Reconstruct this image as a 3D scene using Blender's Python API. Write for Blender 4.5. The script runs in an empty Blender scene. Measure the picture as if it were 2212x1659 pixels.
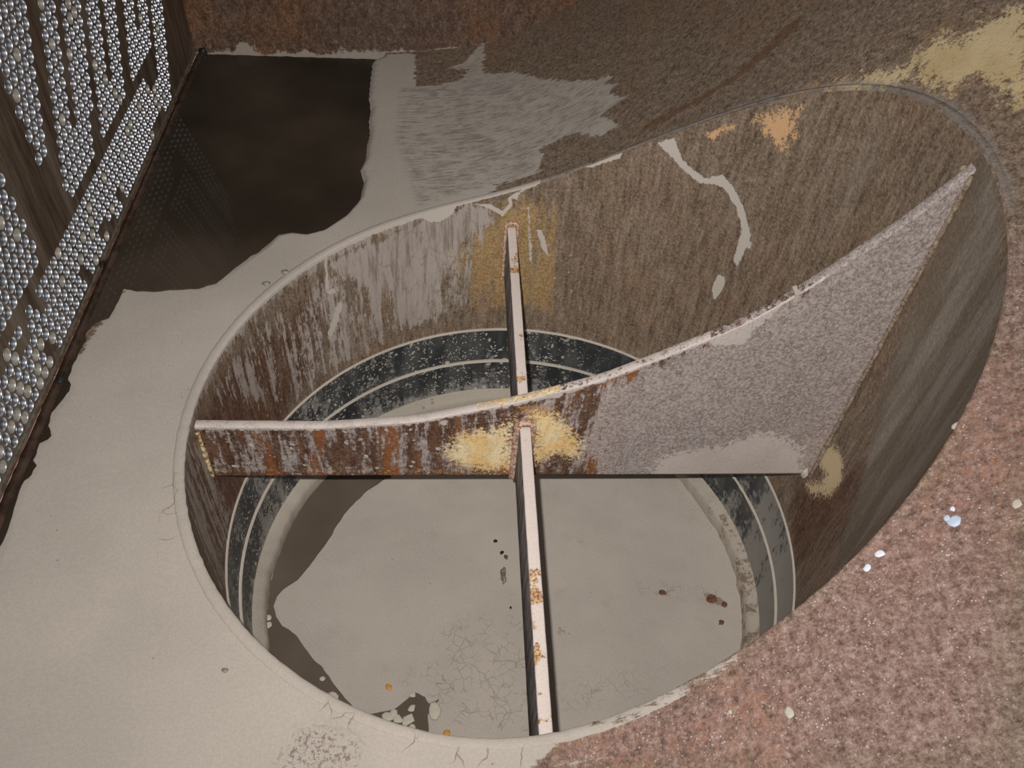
import bpy, bmesh, math, random
import numpy as np
from mathutils import Vector, Matrix, noise as mnoise

random.seed(7)
rng = np.random.default_rng(7)
scene = bpy.context.scene
col = scene.collection
S = 0.65                       # pipe radius in metres; everything below is in pipe radii
W, H = 2212, 1659

# ------------------------------------------------------------------ camera
RX, RY, RZ = 0.735147914, -0.0535969608, -0.0422146334
CAM = np.array([-0.213734193, -1.63554825, 1.95923269])
F = 1803.49198
cd = bpy.data.cameras.new('camera')
cam = bpy.data.objects.new('camera', cd)
col.objects.link(cam)
cam.location = CAM * S
cam.rotation_mode = 'XYZ'
cam.rotation_euler = (RX, RY, RZ)
cd.sensor_fit = 'HORIZONTAL'
cd.sensor_width = 36.0
cd.lens = F * 36.0 / W
cd.clip_start = 0.02
scene.camera = cam

# ------------------------------------------------------------------ light
world = bpy.data.worlds.new('world')
scene.world = world
world.use_nodes = True
wb = world.node_tree.nodes['Background']
wb.inputs[0].default_value = (0.90, 0.93, 1.0, 1)
wb.inputs[1].default_value = 0.155
def camvec(x, y, z):
    """a point given in the camera's own axes (right, up, back), in metres"""
    R = np.array(Matrix.Rotation(RZ, 3, 'Z') @ Matrix.Rotation(RY, 3, 'Y') @ Matrix.Rotation(RX, 3, 'X'))
    return R @ np.array([x, y, z]) + CAM * S
fl = bpy.data.lights.new('camera_flash', 'AREA')
fl.shape = 'RECTANGLE'
fl.size = 0.016
fl.size_y = 0.010
fl.spread = math.radians(150)
fl.energy = 24.8
fl.color = (1.0, 0.965, 0.93)
fl.use_nodes = True                      # an even, room-filling flash: soft fall-off with distance
_lf = fl.node_tree.nodes.new('ShaderNodeLightFalloff'); _lf.inputs['Strength'].default_value = 0.48
_le = next(n for n in fl.node_tree.nodes if n.type == 'EMISSION')
fl.node_tree.links.new(_lf.outputs['Linear'], _le.inputs['Strength'])
fo = bpy.data.objects.new('camera_flash', fl)
col.objects.link(fo)
fo.location = camvec(-0.036, 0.036, 0.0)
fo.rotation_euler = (RX, RY, RZ)

scene.cycles.max_bounces = 5
scene.cycles.diffuse_bounces = 2
scene.cycles.glossy_bounces = 3
scene.cycles.transmission_bounces = 2
vs = scene.view_settings
vs.view_transform = 'Standard'
vs.look = 'None'
vs.gamma = 1.0
vs.use_curve_mapping = False
vs.exposure = 0.0

# ------------------------------------------------------------------ geometry of the place (pipe radii)
PX = [-1.5, -1.0, -0.5, 0.0, 0.4, 0.7, 1.0]
PZ = [0.0, 0.0, 0.0361176961, 0.132528095, 0.392472524, 0.654413780, 0.944093152]
def _spl():
    xs = np.array(PX); v = np.array(PZ); n = len(xs); h = np.diff(xs); A = np.eye(n); b = np.zeros(n)
    for i in range(1, n - 1):
        A[i, i-1] = h[i-1]; A[i, i] = 2*(h[i-1]+h[i]); A[i, i+1] = h[i]
        b[i] = 6*((v[i+1]-v[i])/h[i]-(v[i]-v[i-1])/h[i-1])
    return xs, v, h, np.linalg.solve(A, b)
SX, SV, SH, SM = _spl()
def profile(x):
    x = np.asarray(x, float); xc = np.clip(x, -1.5, 1.0)
    i = np.clip(np.searchsorted(SX, xc)-1, 0, len(SX)-2); a = SX[i+1]-xc; c = xc-SX[i]; Hh = SH[i]
    z = SM[i]*a**3/(6*Hh)+SM[i+1]*c**3/(6*Hh)+(SV[i]/Hh-SM[i]*Hh/6)*a+(SV[i+1]/Hh-SM[i+1]*Hh/6)*c
    return np.where(x > 1.0, z + (x-1.0)*0.99 + 0.12*(x-1.0)**2, z)
def shell_z(x, y):
    s = np.clip(np.asarray(x, float)+0.3, 0, 1.35)
    yy = np.clip(np.asarray(y, float), -1, 1)
    return profile(x) + yy*(-0.187374932*s**2+0.177887065*s**3)
PLATE_Y = 0.011
PLATE_T = 0.030
PLATE_Z = -0.300
BAR_X = 0.004
BAR_Z = -0.046
Z1, Z2, Z3, ZB = -0.594, -0.781, -0.965, -1.055
SHEET_X = -1.448
BACK_Y = 2.2315
LAT_Y, LAT_Z, LAT_A = 0.02332, 0.23135, 0.043966

RM = np.array(Matrix.Rotation(RZ, 3, 'Z') @ Matrix.Rotation(RY, 3, 'Y') @ Matrix.Rotation(RX, 3, 'X'))
def ray(q):
    return RM @ np.array([(q[0]-W/2)/F, -(q[1]-H/2)/F, -1.0])
def on_plane(q, axis, v):
    d = ray(q); return CAM + (v-CAM[axis])/d[axis]*d
def on_shell(q):
    d = ray(q); t = np.arange(0.3, 7.0, 0.004); P = CAM + t[:, None]*d
    below = P[:, 2] < shell_z(P[:, 0], P[:, 1])
    i = int(np.argmax(below)) if below.any() else len(t)-1
    lo, hi = t[i-1], t[i]
    for _ in range(20):
        m = (lo+hi)/2; Q = CAM+m*d
        if Q[2] < shell_z(Q[0], Q[1]): hi = m
        else: lo = m
    return CAM + hi*d
def on_pipe(q, far=True):
    """where a line of sight meets the inside of the pipe -> (angle, height)"""
    d = ray(q); a = d[0]**2+d[1]**2; b = 2*(CAM[0]*d[0]+CAM[1]*d[1]); c = CAM[0]**2+CAM[1]**2-1.0
    disc = max(b*b-4*a*c, 0.0)
    t = (-b+math.sqrt(disc))/(2*a); P = CAM+t*d
    return (math.atan2(P[1], P[0]), P[2])

def poly_sd(pts, poly):
    """signed distance of pts (N,2) to a polygon, positive inside"""
    pts = np.asarray(pts); poly = np.asarray(poly, float); best = np.full(len(pts), 1e9); ins = np.zeros(len(pts), bool)
    n = len(poly)
    for i in range(n):
        a = poly[i]; b = poly[(i+1) % n]; d = b-a; L = (d*d).sum()+1e-12
        t = np.clip(((pts-a)@d)/L, 0, 1); q = pts-a-t[:, None]*d
        best = np.minimum(best, (q*q).sum(1))
        c = ((a[1] > pts[:, 1]) != (b[1] > pts[:, 1])) & (pts[:, 0] < (b[0]-a[0])*(pts[:, 1]-a[1])/((b[1]-a[1]) or 1e-12)+a[0])
        ins ^= c
    return np.sqrt(best)*np.where(ins, 1, -1)
def field(pts, layers):
    """layers of (polygon, level inside, softness) -> one cover value per point, -1 is bare"""
    out = np.full(len(pts), -1.0)
    for poly, lev, soft in layers:
        s = np.clip(poly_sd(pts, poly)/soft*0.5+0.5, 0, 1); s = s*s*(3-2*s)
        out = np.maximum(out, -1+(lev+1)*s)
    return out

# ------------------------------------------------------------------ helpers
def tag(o, label=None, cat=None, group=None, kind=None):
    if label: o['label'] = label
    if cat: o['category'] = cat
    if group: o['group'] = group
    if kind: o['kind'] = kind
    return o
def empty(name, loc=(0, 0, 0)):
    o = bpy.data.objects.new(name, None); o.location = Vector(loc)*S; o.empty_display_size = 0.05; col.objects.link(o); return o
def mesh_obj(name, verts, faces, mat, parent=None, attrs=None, smooth=True, scale=True, origin=(0, 0, 0)):
    m = bpy.data.meshes.new(name)
    V = (np.asarray(verts, float)-np.asarray(origin, float))*(S if scale else 1)
    m.from_pydata(V.tolist(), [], [list(map(int, f)) for f in faces]); m.update()
    if attrs:
        for k, a in attrs.items():
            at = m.attributes.new(k, 'FLOAT', 'POINT'); at.data.foreach_set('value', np.asarray(a, np.float32))
    for mm in (mat if isinstance(mat, (list, tuple)) else [mat]): m.materials.append(mm)
    if smooth: m.polygons.foreach_set('use_smooth', [True]*len(m.polygons))
    o = bpy.data.objects.new(name, m); col.objects.link(o)
    if parent is None: o.location = Vector(origin)*S
    else:
        o.parent = parent; o.location = Vector(origin)*S-parent.location
    return o
def grid_faces(nu, nv, closed_u=False, flip=False):
    f = []
    for i in range(nu if closed_u else nu-1):
        a = i*nv; b = ((i+1) % nu)*nv
        for j in range(nv-1):
            q = (a+j, b+j, b+j+1, a+j+1)
            f.append(q[::-1] if flip else q)
    return f
def sweep(path, prof, closed=False):
    """sweep a small closed profile [(out,up)] along a path of (point, out dir, up dir)"""
    V = []; n = len(path); k = len(prof)
    for P, o, u in path:
        for a, b in prof: V.append(np.asarray(P)+a*np.asarray(o)+b*np.asarray(u))
    Fc = []
    for i in range(n if closed else n-1):
        for j in range(k):
            Fc.append((i*k+j, ((i+1) % n)*k+j, ((i+1) % n)*k+(j+1) % k, i*k+(j+1) % k))
    if not closed:
        Fc.append(tuple(range(k))[::-1]); Fc.append(tuple((n-1)*k+j for j in range(k)))
    return np.array(V), Fc
def nz(x, y, z=0.0): return mnoise.noise(Vector((x, y, z)))

# ------------------------------------------------------------------ node helpers
def lin(c, k=1.0):
    r = []
    for v in c[:3]:
        v = v/255.0; r.append((v/12.92 if v <= 0.04045 else ((v+0.055)/1.055)**2.4)*k)
    return (r[0], r[1], r[2], 1.0)
class M:
    def __init__(s, name):
        s.m = bpy.data.materials.new(name); s.m.use_nodes = True; s.t = s.m.node_tree; s.n = s.t.nodes; s.l = s.t.links
        s.b = s.n['Principled BSDF']; s.co = s.n.new('ShaderNodeTexCoord').outputs['Object']
    def put(s, sock, v):
        if hasattr(v, 'is_output'): s.l.new(v, sock)
        else: sock.default_value = v
    def map(s, scale=(1, 1, 1), rot=(0, 0, 0), vec=None):
        k = s.n.new('ShaderNodeMapping'); s.l.new(vec or s.co, k.inputs[0]); k.inputs['Rotation'].default_value = rot; k.inputs['Scale'].default_value = scale
        return k.outputs[0]
    def noise(s, scale, detail=4, rough=0.6, vec=None, dist=0.0):
        k = s.n.new('ShaderNodeTexNoise'); s.l.new(vec or s.co, k.inputs['Vector']); k.inputs['Scale'].default_value = scale
        k.inputs['Detail'].default_value = detail; k.inputs['Roughness'].default_value = rough; k.inputs['Distortion'].default_value = dist
        return k.outputs['Fac']
    def vor(s, scale, vec=None, feature='F1', rand=1.0):
        k = s.n.new('ShaderNodeTexVoronoi'); k.feature = feature; s.l.new(vec or s.co, k.inputs['Vector']); k.inputs['Scale'].default_value = scale
        k.inputs['Randomness'].default_value = rand
        return k.outputs['Distance']
    def attr(s, name):
        k = s.n.new('ShaderNodeAttribute'); k.attribute_name = name; return k.outputs['Fac']
    def ma(s, op, a, b=0.0, c=0.0):
        k = s.n.new('ShaderNodeMath'); k.operation = op; s.put(k.inputs[0], a); s.put(k.inputs[1], b); s.put(k.inputs[2], c); return k.outputs[0]
    def ramp(s, f, lo, hi, to0=0.0, to1=1.0, smooth=True):
        k = s.n.new('ShaderNodeMapRange'); k.interpolation_type = 'SMOOTHSTEP' if smooth else 'LINEAR'
        s.put(k.inputs[0], f); s.put(k.inputs[1], lo); s.put(k.inputs[2], hi); s.put(k.inputs[3], to0); s.put(k.inputs[4], to1); return k.outputs[0]
    def cramp(s, f, stops):
        k = s.n.new('ShaderNodeValToRGB'); s.put(k.inputs[0], f); e = k.color_ramp.elements
        while len(e) < len(stops): e.new(0.5)
        for el, (p, c) in zip(e, stops): el.position = p; el.color = c
        return k.outputs[0]
    def mix(s, f, a, b):
        k = s.n.new('ShaderNodeMix'); k.data_type = 'RGBA'; s.put(k.inputs[0], f); s.put(k.inputs[6], a); s.put(k.inputs[7], b); return k.outputs[2]
    def mul(s, a, b):
        k = s.n.new('ShaderNodeMix'); k.data_type = 'RGBA'; k.blend_type = 'MULTIPLY'; k.inputs[0].default_value = 1; s.put(k.inputs[6], a); s.put(k.inputs[7], b); return k.outputs[2]
    def mask(s, attr, nfac, amp=1.0, edge=0.06, shift=0.0):
        """cover where attr + (noise-.5)*2*amp > 0"""
        v = s.ma('ADD', s.attr(attr) if isinstance(attr, str) else attr, s.ma('MULTIPLY_ADD', nfac, 2*amp, -amp+shift))
        return s.ramp(v, -edge, edge)
    def out(s, color, rough=0.8, metal=0.0, bump=None, strength=0.3, dist=0.002, spec=0.3, normal=None):
        s.put(s.b.inputs['Base Color'], color); s.put(s.b.inputs['Roughness'], rough); s.put(s.b.inputs['Metallic'], metal)
        s.put(s.b.inputs['Specular IOR Level'], spec)
        if bump is not None:
            k = s.n.new('ShaderNodeBump'); k.inputs['Strength'].default_value = strength; k.inputs['Distance'].default_value = dist
            s.l.new(bump, k.inputs['Height']); s.l.new(k.outputs[0], s.b.inputs['Normal'])
        return s.m

SILT = (0.455, 0.405, 0.350, 1)
SILT_D = (0.41, 0.365, 0.315, 1)
LILAC = (0.36, 0.31, 0.29, 1)
YEL = (0.62, 0.50, 0.26, 1)
ORG = (0.50, 0.24, 0.085, 1)

def rust_color(m, vec, tone='brown', streak=None):
    sv = streak or vec
    big = m.noise(3.5, 5, 0.7, vec); med = m.noise(70, 5, 0.78, sv); fine = m.noise(150, 4, 0.85, vec)
    if tone == 'brown':
        a, b, c, d = (0.075, 0.048, 0.032, 1), (0.195, 0.142, 0.100, 1), (0.34, 0.265, 0.20, 1), (0.25, 0.125, 0.058, 1)
    elif tone == 'dark':
        a, b, c, d = (0.045, 0.022, 0.014, 1), (0.12, 0.060, 0.036, 1), (0.22, 0.15, 0.11, 1), (0.21, 0.078, 0.028, 1)
    elif tone == 'red':
        a, b, c, d = (0.10, 0.060, 0.047, 1), (0.25, 0.152, 0.122, 1), (0.40, 0.30, 0.265, 1), (0.34, 0.155, 0.09, 1)
    base = m.cramp(m.ma('MULTIPLY_ADD', m.ma('SUBTRACT', fine, 0.5), 1.25, med), [(0.25, a), (0.5, b), (0.78, c)])
    return m.mix(m.ma('MULTIPLY', m.ramp(big, 0.46, 0.70), m.ramp(med, 0.38, 0.62)), base, m.mix(m.ramp(fine, 0.35, 0.7), d, base)), fine, med

def silt_color(m, vec, c0=SILT, c1=SILT_D):
    a = m.noise(4, 3, 0.5, vec); f = m.noise(240, 2, 0.6, vec)
    c = m.mix(m.ramp(a, 0.3, 0.7), c0, c1)
    return m.mix(m.ramp(f, 0.30, 0.75), m.mul(c, (0.93, 0.93, 0.94, 1)), m.mul(c, (1.05, 1.04, 1.03, 1)))

# ------------------------------------------------------------------ materials
def mat_floor():
    m = M('silted_steel')
    co = m.co
    xs = m.map((0.10, 1.2, 0.30), (0, 0, -0.20), co)
    rustb, fb, mb = rust_color(m, co, 'brown')
    rustr, fr, mr = rust_color(m, co, 'red')
    red = m.ramp(m.ma('ADD', m.attr('red'), m.ma('MULTIPLY_ADD', m.noise(6, 5, 0.7), 1.0, -0.5)), -0.5, 0.3)
    rust = m.mix(red, rustb, rustr)
    # bright mineral sparkle on the pitted steel
    sp = m.ramp(m.vor(185), 0.14, 0.34, 1.0, 0.0)
    spm = m.ma('MULTIPLY', sp, m.ramp(m.noise(55, 4, 0.7), 0.44, 0.62))
    rust = m.mix(m.ma('MULTIPLY', spm, m.ma('MULTIPLY_ADD', red, 0.40, 0.22)), rust, (0.74, 0.66, 0.62, 1))
    pit = m.ma('MULTIPLY', m.ramp(m.noise(95, 4, 0.8), 0.32, 0.44, 1.0, 0.0), m.ma('MULTIPLY_ADD', red, 0.5, 0.2))
    rust = m.mix(pit, rust, (0.075, 0.05, 0.04, 1))
    streakn = m.noise(75, 6, 0.75, xs)
    # rusty run marks
    run = m.mask('run', m.noise(30, 4, 0.7, xs), 0.9, 0.35)
    rust = m.mix(m.ma('MULTIPLY', run, 0.6), rust, (0.13, 0.06, 0.028, 1))
    ym = m.mask('yellow', m.noise(80, 7, 0.85), 2.0, 0.10)
    yc = m.mix(m.ramp(m.noise(12, 4), 0.35, 0.65), (0.52, 0.385, 0.20, 1), (0.60, 0.475, 0.28, 1))
    om = m.mask('orange', m.noise(100, 6, 0.85), 1.8, 0.12)
    colr = m.mix(m.ma('MULTIPLY', om, 0.75), rust, (0.50, 0.30, 0.14, 1))
    colr = m.mix(ym, colr, yc)
    gm = m.mask('ridge', m.noise(45, 4, 0.7), 1.0, 0.25)
    colr = m.mix(m.ma('MULTIPLY', gm, 0.6), colr, (0.26, 0.24, 0.225, 1))
    sm = m.mask('silt', m.ma('ADD', m.ma('MULTIPLY', streakn, 0.75), m.ma('MULTIPLY', m.noise(70, 3), 0.25)), 1.25, 0.07)
    sc = silt_color(m, co)
    # thin dark scratches in the smeared silt
    thin = m.ma('MULTIPLY', m.ramp(m.ma('ADD', m.ma('MULTIPLY', m.noise(170, 6, 0.8, xs), 0.7), m.ma('MULTIPLY', m.noise(22, 5, 0.75), 0.3)), 0.39, 0.52, 1.0, 0.0), m.ramp(m.attr('smear'), -0.2, 0.5))
    sc = m.mix(m.ma('MULTIPLY', thin, 0.68), sc, (0.16, 0.135, 0.115, 1))
    spk = m.ma('MULTIPLY', m.ramp(m.noise(170, 4, 0.75), 0.50, 0.58), m.ramp(m.attr('speck'), -0.6, 0.3))
    sc = m.mix(m.ma('MULTIPLY', spk, 0.75), sc, (0.15, 0.10, 0.08, 1))
    dots = m.ma('MULTIPLY', m.ramp(m.vor(34), 0.045, 0.075, 1.0, 0.0), m.ramp(m.noise(9, 2), 0.52, 0.6))
    sc = m.mix(m.ma('MULTIPLY', dots, 0.6), sc, (0.12, 0.12, 0.13, 1))
    crk = m.ma('MULTIPLY', m.ramp(m.vor(16, m.map((1, 1, 1), (0, 0, 0), m.warp()) , 'DISTANCE_TO_EDGE'), 0.0, 0.022, 1.0, 0.0), m.ramp(m.attr('crack'), -0.3, 0.4))
    sc = m.mix(m.ma('MULTIPLY', crk, 0.65), sc, (0.17, 0.11, 0.09, 1))
    colr = m.mix(sm, colr, sc)
    h = m.ma('ADD', m.ma('MULTIPLY', m.ma('ADD', m.noise(170, 4, 0.75), m.ma('MULTIPLY', spm, 0.5)), m.ramp(sm, 0, 1, 1.0, 0.16)), m.ma('MULTIPLY', sm, 0.55))
    h = m.ma('SUBTRACT', h, m.ma('MULTIPLY', m.ma('ADD', thin, crk), 0.3))
    return m.out(colr, m.ramp(sm, 0, 1, 0.62, 0.85), 0, h, 0.75, 0.0022, 0.30)
def _warp(m):
    k = m.n.new('ShaderNodeTexNoise'); k.inputs['Scale'].default_value = 14; k.inputs['Detail'].default_value = 4
    m.l.new(m.co, k.inputs['Vector'])
    v = m.n.new('ShaderNodeVectorMath'); v.operation = 'MULTIPLY_ADD'
    m.l.new(k.outputs['Color'], v.inputs[0]); v.inputs[1].default_value = (0.06, 0.06, 0.06); m.l.new(m.co, v.inputs[2])
    return v.outputs[0]
M.warp = _warp

def mat_pipe():
    m = M('rusty_pipe_steel')
    vs_ = m.map((1, 1, 0.16))
    rust, fine, med = rust_color(m, m.co, 'brown', vs_)
    dark, f2, m2 = rust_color(m, m.co, 'dark', vs_)
    rust = m.mix(m.ramp(m.ma('ADD', m.attr('dark'), m.ma('MULTIPLY_ADD', m.noise(10, 4, 0.6, vs_), 2.2, -1.1)), -0.3, 0.5), rust, dark)
    g = m.ramp(m.ma('ADD', m.attr('grey'), m.ma('MULTIPLY_ADD', m.noise(12, 4, 0.6, vs_), 1.8, -0.9)), -0.4, 0.5)
    gc = m.mix(m.ramp(m.noise(7, 4, 0.6, m.map((1.6, 1.6, 0.22))), 0.42, 0.62), (0.17, 0.135, 0.10, 1), (0.29, 0.26, 0.22, 1))
    gc = m.mix(m.ramp(fine, 0.35, 0.7), m.mul(gc, (0.8, 0.78, 0.76, 1)), m.mul(gc, (1.15, 1.15, 1.15, 1)))
    rust = m.mix(m.ma('MULTIPLY', g, 0.85), rust, gc)
    sp = m.ma('MULTIPLY', m.ramp(m.vor(260), 0.10, 0.26, 1.0, 0.0), m.ramp(m.noise(50, 2), 0.50, 0.66))
    rust = m.mix(m.ma('MULTIPLY', sp, 0.42), rust, (0.55, 0.49, 0.43, 1))
    oc = m.mask('ochre', m.noise(22, 5, 0.75, vs_), 1.7, 0.35)
    colr = m.mix(m.ma('MULTIPLY', oc, 0.72), rust, m.mix(m.ramp(fine, 0.4, 0.6), (0.30, 0.17, 0.055, 1), (0.46, 0.32, 0.15, 1)))
    om = m.mask('orange', m.noise(110, 6, 0.85), 1.9, 0.12)
    colr = m.mix(om, colr, (0.62, 0.38, 0.20, 1))
    ym = m.mask('yellow', m.noise(120, 6, 0.85), 1.7, 0.15)
    colr = m.mix(ym, colr, (0.60, 0.47, 0.29, 1))
    n = m.ma('ADD', m.ma('MULTIPLY', m.noise(48, 6, 0.7, m.map((1, 1, 0.065))), 0.62), m.ma('MULTIPLY', m.noise(90, 5, 0.75, m.map((1, 1, 0.4))), 0.38))
    sm = m.mask('silt', n, 2.2, 0.10)
    solid = m.mask('solid', m.ma('ADD', m.ma('MULTIPLY', m.noise(70, 5, 0.75), 0.5), m.ma('MULTIPLY', m.noise(150, 4, 0.7, m.map((1, 1, 0.2), (0, 0.3, 0))), 0.5)), 1.5, 0.12)
    flk = m.ma('MULTIPLY', m.ramp(m.vor(42, m.map((1, 1, 0.55), (0.0, 0.0, 0.0))), 0.10, 0.15, 1.0, 0.0), m.ma('MULTIPLY', m.ramp(m.noise(14, 2), 0.50, 0.55), m.ramp(m.attr('splash'), -0.5, 0.4)))
    cover = m.ma('MAXIMUM', m.ma('MAXIMUM', m.ma('MULTIPLY', sm, 0.85), solid), flk)
    sc = silt_color(m, m.co, (0.47, 0.415, 0.375, 1), (0.40, 0.35, 0.315, 1))
    sc = m.mix(m.ramp(m.noise(80, 5, 0.75, m.map((1, 1, 0.09))), 0.46, 0.66), sc, (0.24, 0.195, 0.165, 1))
    sc = m.mix(solid, sc, (0.52, 0.465, 0.41, 1))
    cr = m.ramp(m.vor(30, m.map((1, 1, 0.30), (0, 0, 0), m.warp()), 'DISTANCE_TO_EDGE'), 0.0, 0.03, 1.0, 0.0)
    sc = m.mix(m.ma('MULTIPLY', m.ma('MULTIPLY', cr, 0.35), m.ma('SUBTRACT', 1.0, solid)), sc, (0.12, 0.09, 0.075, 1))
    colr = m.mix(cover, colr, sc)
    h = m.ma('ADD', m.ma('MULTIPLY', m.noise(110, 4, 0.7), m.ramp(cover, 0, 1, 1.0, 0.3)), m.ma('MULTIPLY', cover, 0.7))
    return m.out(colr, 0.66, 0, h, 0.7, 0.002, 0.30)

def mat_plate():
    m = M('scaled_plate_steel')
    vs_ = m.map((1, 1, 0.22))
    rust, fine, med = rust_color(m, m.co, 'dark', vs_)
    rust = m.mix(m.ramp(m.noise(9, 4, 0.6, m.map((1, 1, 0.12))), 0.50, 0.60), rust, m.mix(m.ramp(fine, 0.4, 0.65), (0.22, 0.072, 0.024, 1), (0.33, 0.145, 0.06, 1)))
    n = m.ma('ADD', m.ma('MULTIPLY', m.noise(38, 6, 0.72, m.map((1, 1, 0.14))), 0.68), m.ma('MULTIPLY', m.noise(80, 6, 0.78), 0.32))
    sm = m.mask('silt', n, 2.3, 0.12)
    sc = m.mix(m.ramp(m.noise(190, 5, 0.8), 0.34, 0.64), (0.22, 0.175, 0.16, 1), (0.56, 0.495, 0.465, 1))
    crs = m.ramp(m.vor(95, m.map((1, 1, 0.32), (0, 0.45, 0), m.warp()), 'DISTANCE_TO_EDGE'), 0.0, 0.06, 1.0, 0.0)
    crm = m.ma('MULTIPLY', crs, m.ma('MULTIPLY', m.ramp(m.noise(16, 3), 0.40, 0.60), 0.55))
    sc = m.mix(crm, sc, (0.14, 0.105, 0.10, 1))
    om = m.mask('orange', m.noise(110, 6, 0.85), 2.0, 0.15)
    colr = m.mix(m.ma('MULTIPLY', sm, 0.88), rust, sc)
    colr = m.mix(om, colr, m.mix(m.ramp(fine, 0.4, 0.6), (0.32, 0.14, 0.05, 1), (0.56, 0.33, 0.16, 1)))
    ym = m.mask('yellow', m.noise(125, 7, 0.88), 2.2, 0.10)
    colr = m.mix(ym, colr, m.mix(m.ramp(m.noise(14, 3), 0.35, 0.65), (0.88, 0.58, 0.25, 1), (0.90, 0.74, 0.45, 1)))
    solid = m.mask('solid', m.noise(90, 6, 0.8), 1.6, 0.12)
    flk = m.ma('MULTIPLY', m.ramp(m.vor(42, m.warp()), 0.20, 0.25, 1.0, 0.0), m.ma('MULTIPLY', m.ramp(m.noise(16, 2), 0.49, 0.55), m.ramp(m.attr('splash'), -0.5, 0.4)))
    cover = m.ma('MAXIMUM', solid, flk)
    colr = m.mix(cover, colr, silt_color(m, m.co, (0.60, 0.525, 0.48, 1), (0.52, 0.455, 0.41, 1)))
    h = m.ma('ADD', m.ma('MULTIPLY', m.noise(120, 4, 0.7), m.ramp(cover, 0, 1, 1.0, 0.3)), m.ma('ADD', m.ma('MULTIPLY', cover, 0.7), m.ma('MULTIPLY', m.ma('SUBTRACT', sm, crm), 0.4)))
    return m.out(colr, 0.68, 0, h, 0.7, 0.002, 0.28)

def mat_bar():
    m = M('silted_bar_steel')
    c = silt_color(m, m.co, (0.72, 0.625, 0.57, 1), (0.66, 0.565, 0.51, 1))
    ym = m.mask(m.ma('SUBTRACT', m.ramp(m.noise(14, 3, 0.5), 0.46, 0.64), 0.85), m.noise(130, 4, 0.8), 1.0, 0.12)
    c = m.mix(ym, c, m.mix(m.ramp(m.noise(160, 3), 0.42, 0.58), (0.26, 0.12, 0.06, 1), (0.60, 0.38, 0.17, 1)))
    k = m.n.new('ShaderNodeNewGeometry'); sx = m.n.new('ShaderNodeSeparateXYZ'); m.l.new(k.outputs['Normal'], sx.inputs[0])
    up = m.ramp(sx.outputs[2], 0.2, 0.6)                                # silt on the upper face only, its tone raised for the flash's hot spot
    s = m.map((1, 1, 0.15), (0.25, 0, 0))
    side = m.mix(m.ramp(m.noise(55, 4, 0.7, s), 0.40, 0.62), (0.13, 0.11, 0.11, 1), (0.34, 0.31, 0.31, 1))
    c = m.mix(up, side, c)
    return m.out(c, 0.75, 0, m.noise(90, 4, 0.7), 0.4, 0.0015, 0.25)

def mat_weld(cs=((0.26, 0.11, 0.065, 1), (0.62, 0.46, 0.35, 1))):
    m = M('rusty_weld_bead')
    c = m.mix(m.ramp(m.noise(120, 5, 0.75), 0.36, 0.62), cs[0], cs[1])
    return m.out(c, 0.7, 0, m.noise(90, 3, 0.7), 0.6, 0.002, 0.3)

def mat_rubber():
    m = M('black_rubber_splashed')
    vs_ = m.map((1, 1, 0.3))
    base = m.mix(m.ramp(m.noise(20, 4, 0.6, vs_), 0.40, 0.65), (0.030, 0.033, 0.036, 1), (0.075, 0.078, 0.078, 1))
    n = m.ma('ADD', m.ma('MULTIPLY', m.noise(20, 5, 0.65, m.map((1, 1, 0.28), (0.0, 0.35, 0))), 0.6), m.ma('MULTIPLY', m.noise(60, 4, 0.7), 0.4))
    sm = m.mask('silt', n, 2.1, 0.22)
    base = m.mix(m.ma('MULTIPLY', sm, 0.8), base, (0.29, 0.275, 0.25, 1))
    sp1 = m.ma('MULTIPLY', m.ramp(m.vor(34, m.warp()), 0.17, 0.22, 1.0, 0.0), m.ramp(m.noise(13, 2), 0.43, 0.49))
    sp2 = m.ma('MULTIPLY', m.ramp(m.vor(100, m.warp()), 0.22, 0.32, 1.0, 0.0), m.ramp(m.noise(22, 2), 0.40, 0.48))
    spl = m.ma('MULTIPLY', m.ma('MAXIMUM', sp1, sp2), m.ramp(m.attr('splash'), -0.5, 0.5))
    drip = m.mask('drip', m.noise(18, 3, 0.6, m.map((1, 1, 0.1))), 1.8, 0.12)
    cov = m.ma('MAXIMUM', spl, m.ma('MULTIPLY', drip, 0.75))
    c = m.mix(cov, base, (0.44, 0.40, 0.345, 1))
    return m.out(c, m.ramp(cov, 0, 1, 0.45, 0.85), 0, m.ma('ADD', m.ma('MULTIPLY', cov, 0.6), m.ma('MULTIPLY', m.noise(60, 3), 0.3)), 0.4, 0.002, 0.4)

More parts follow.
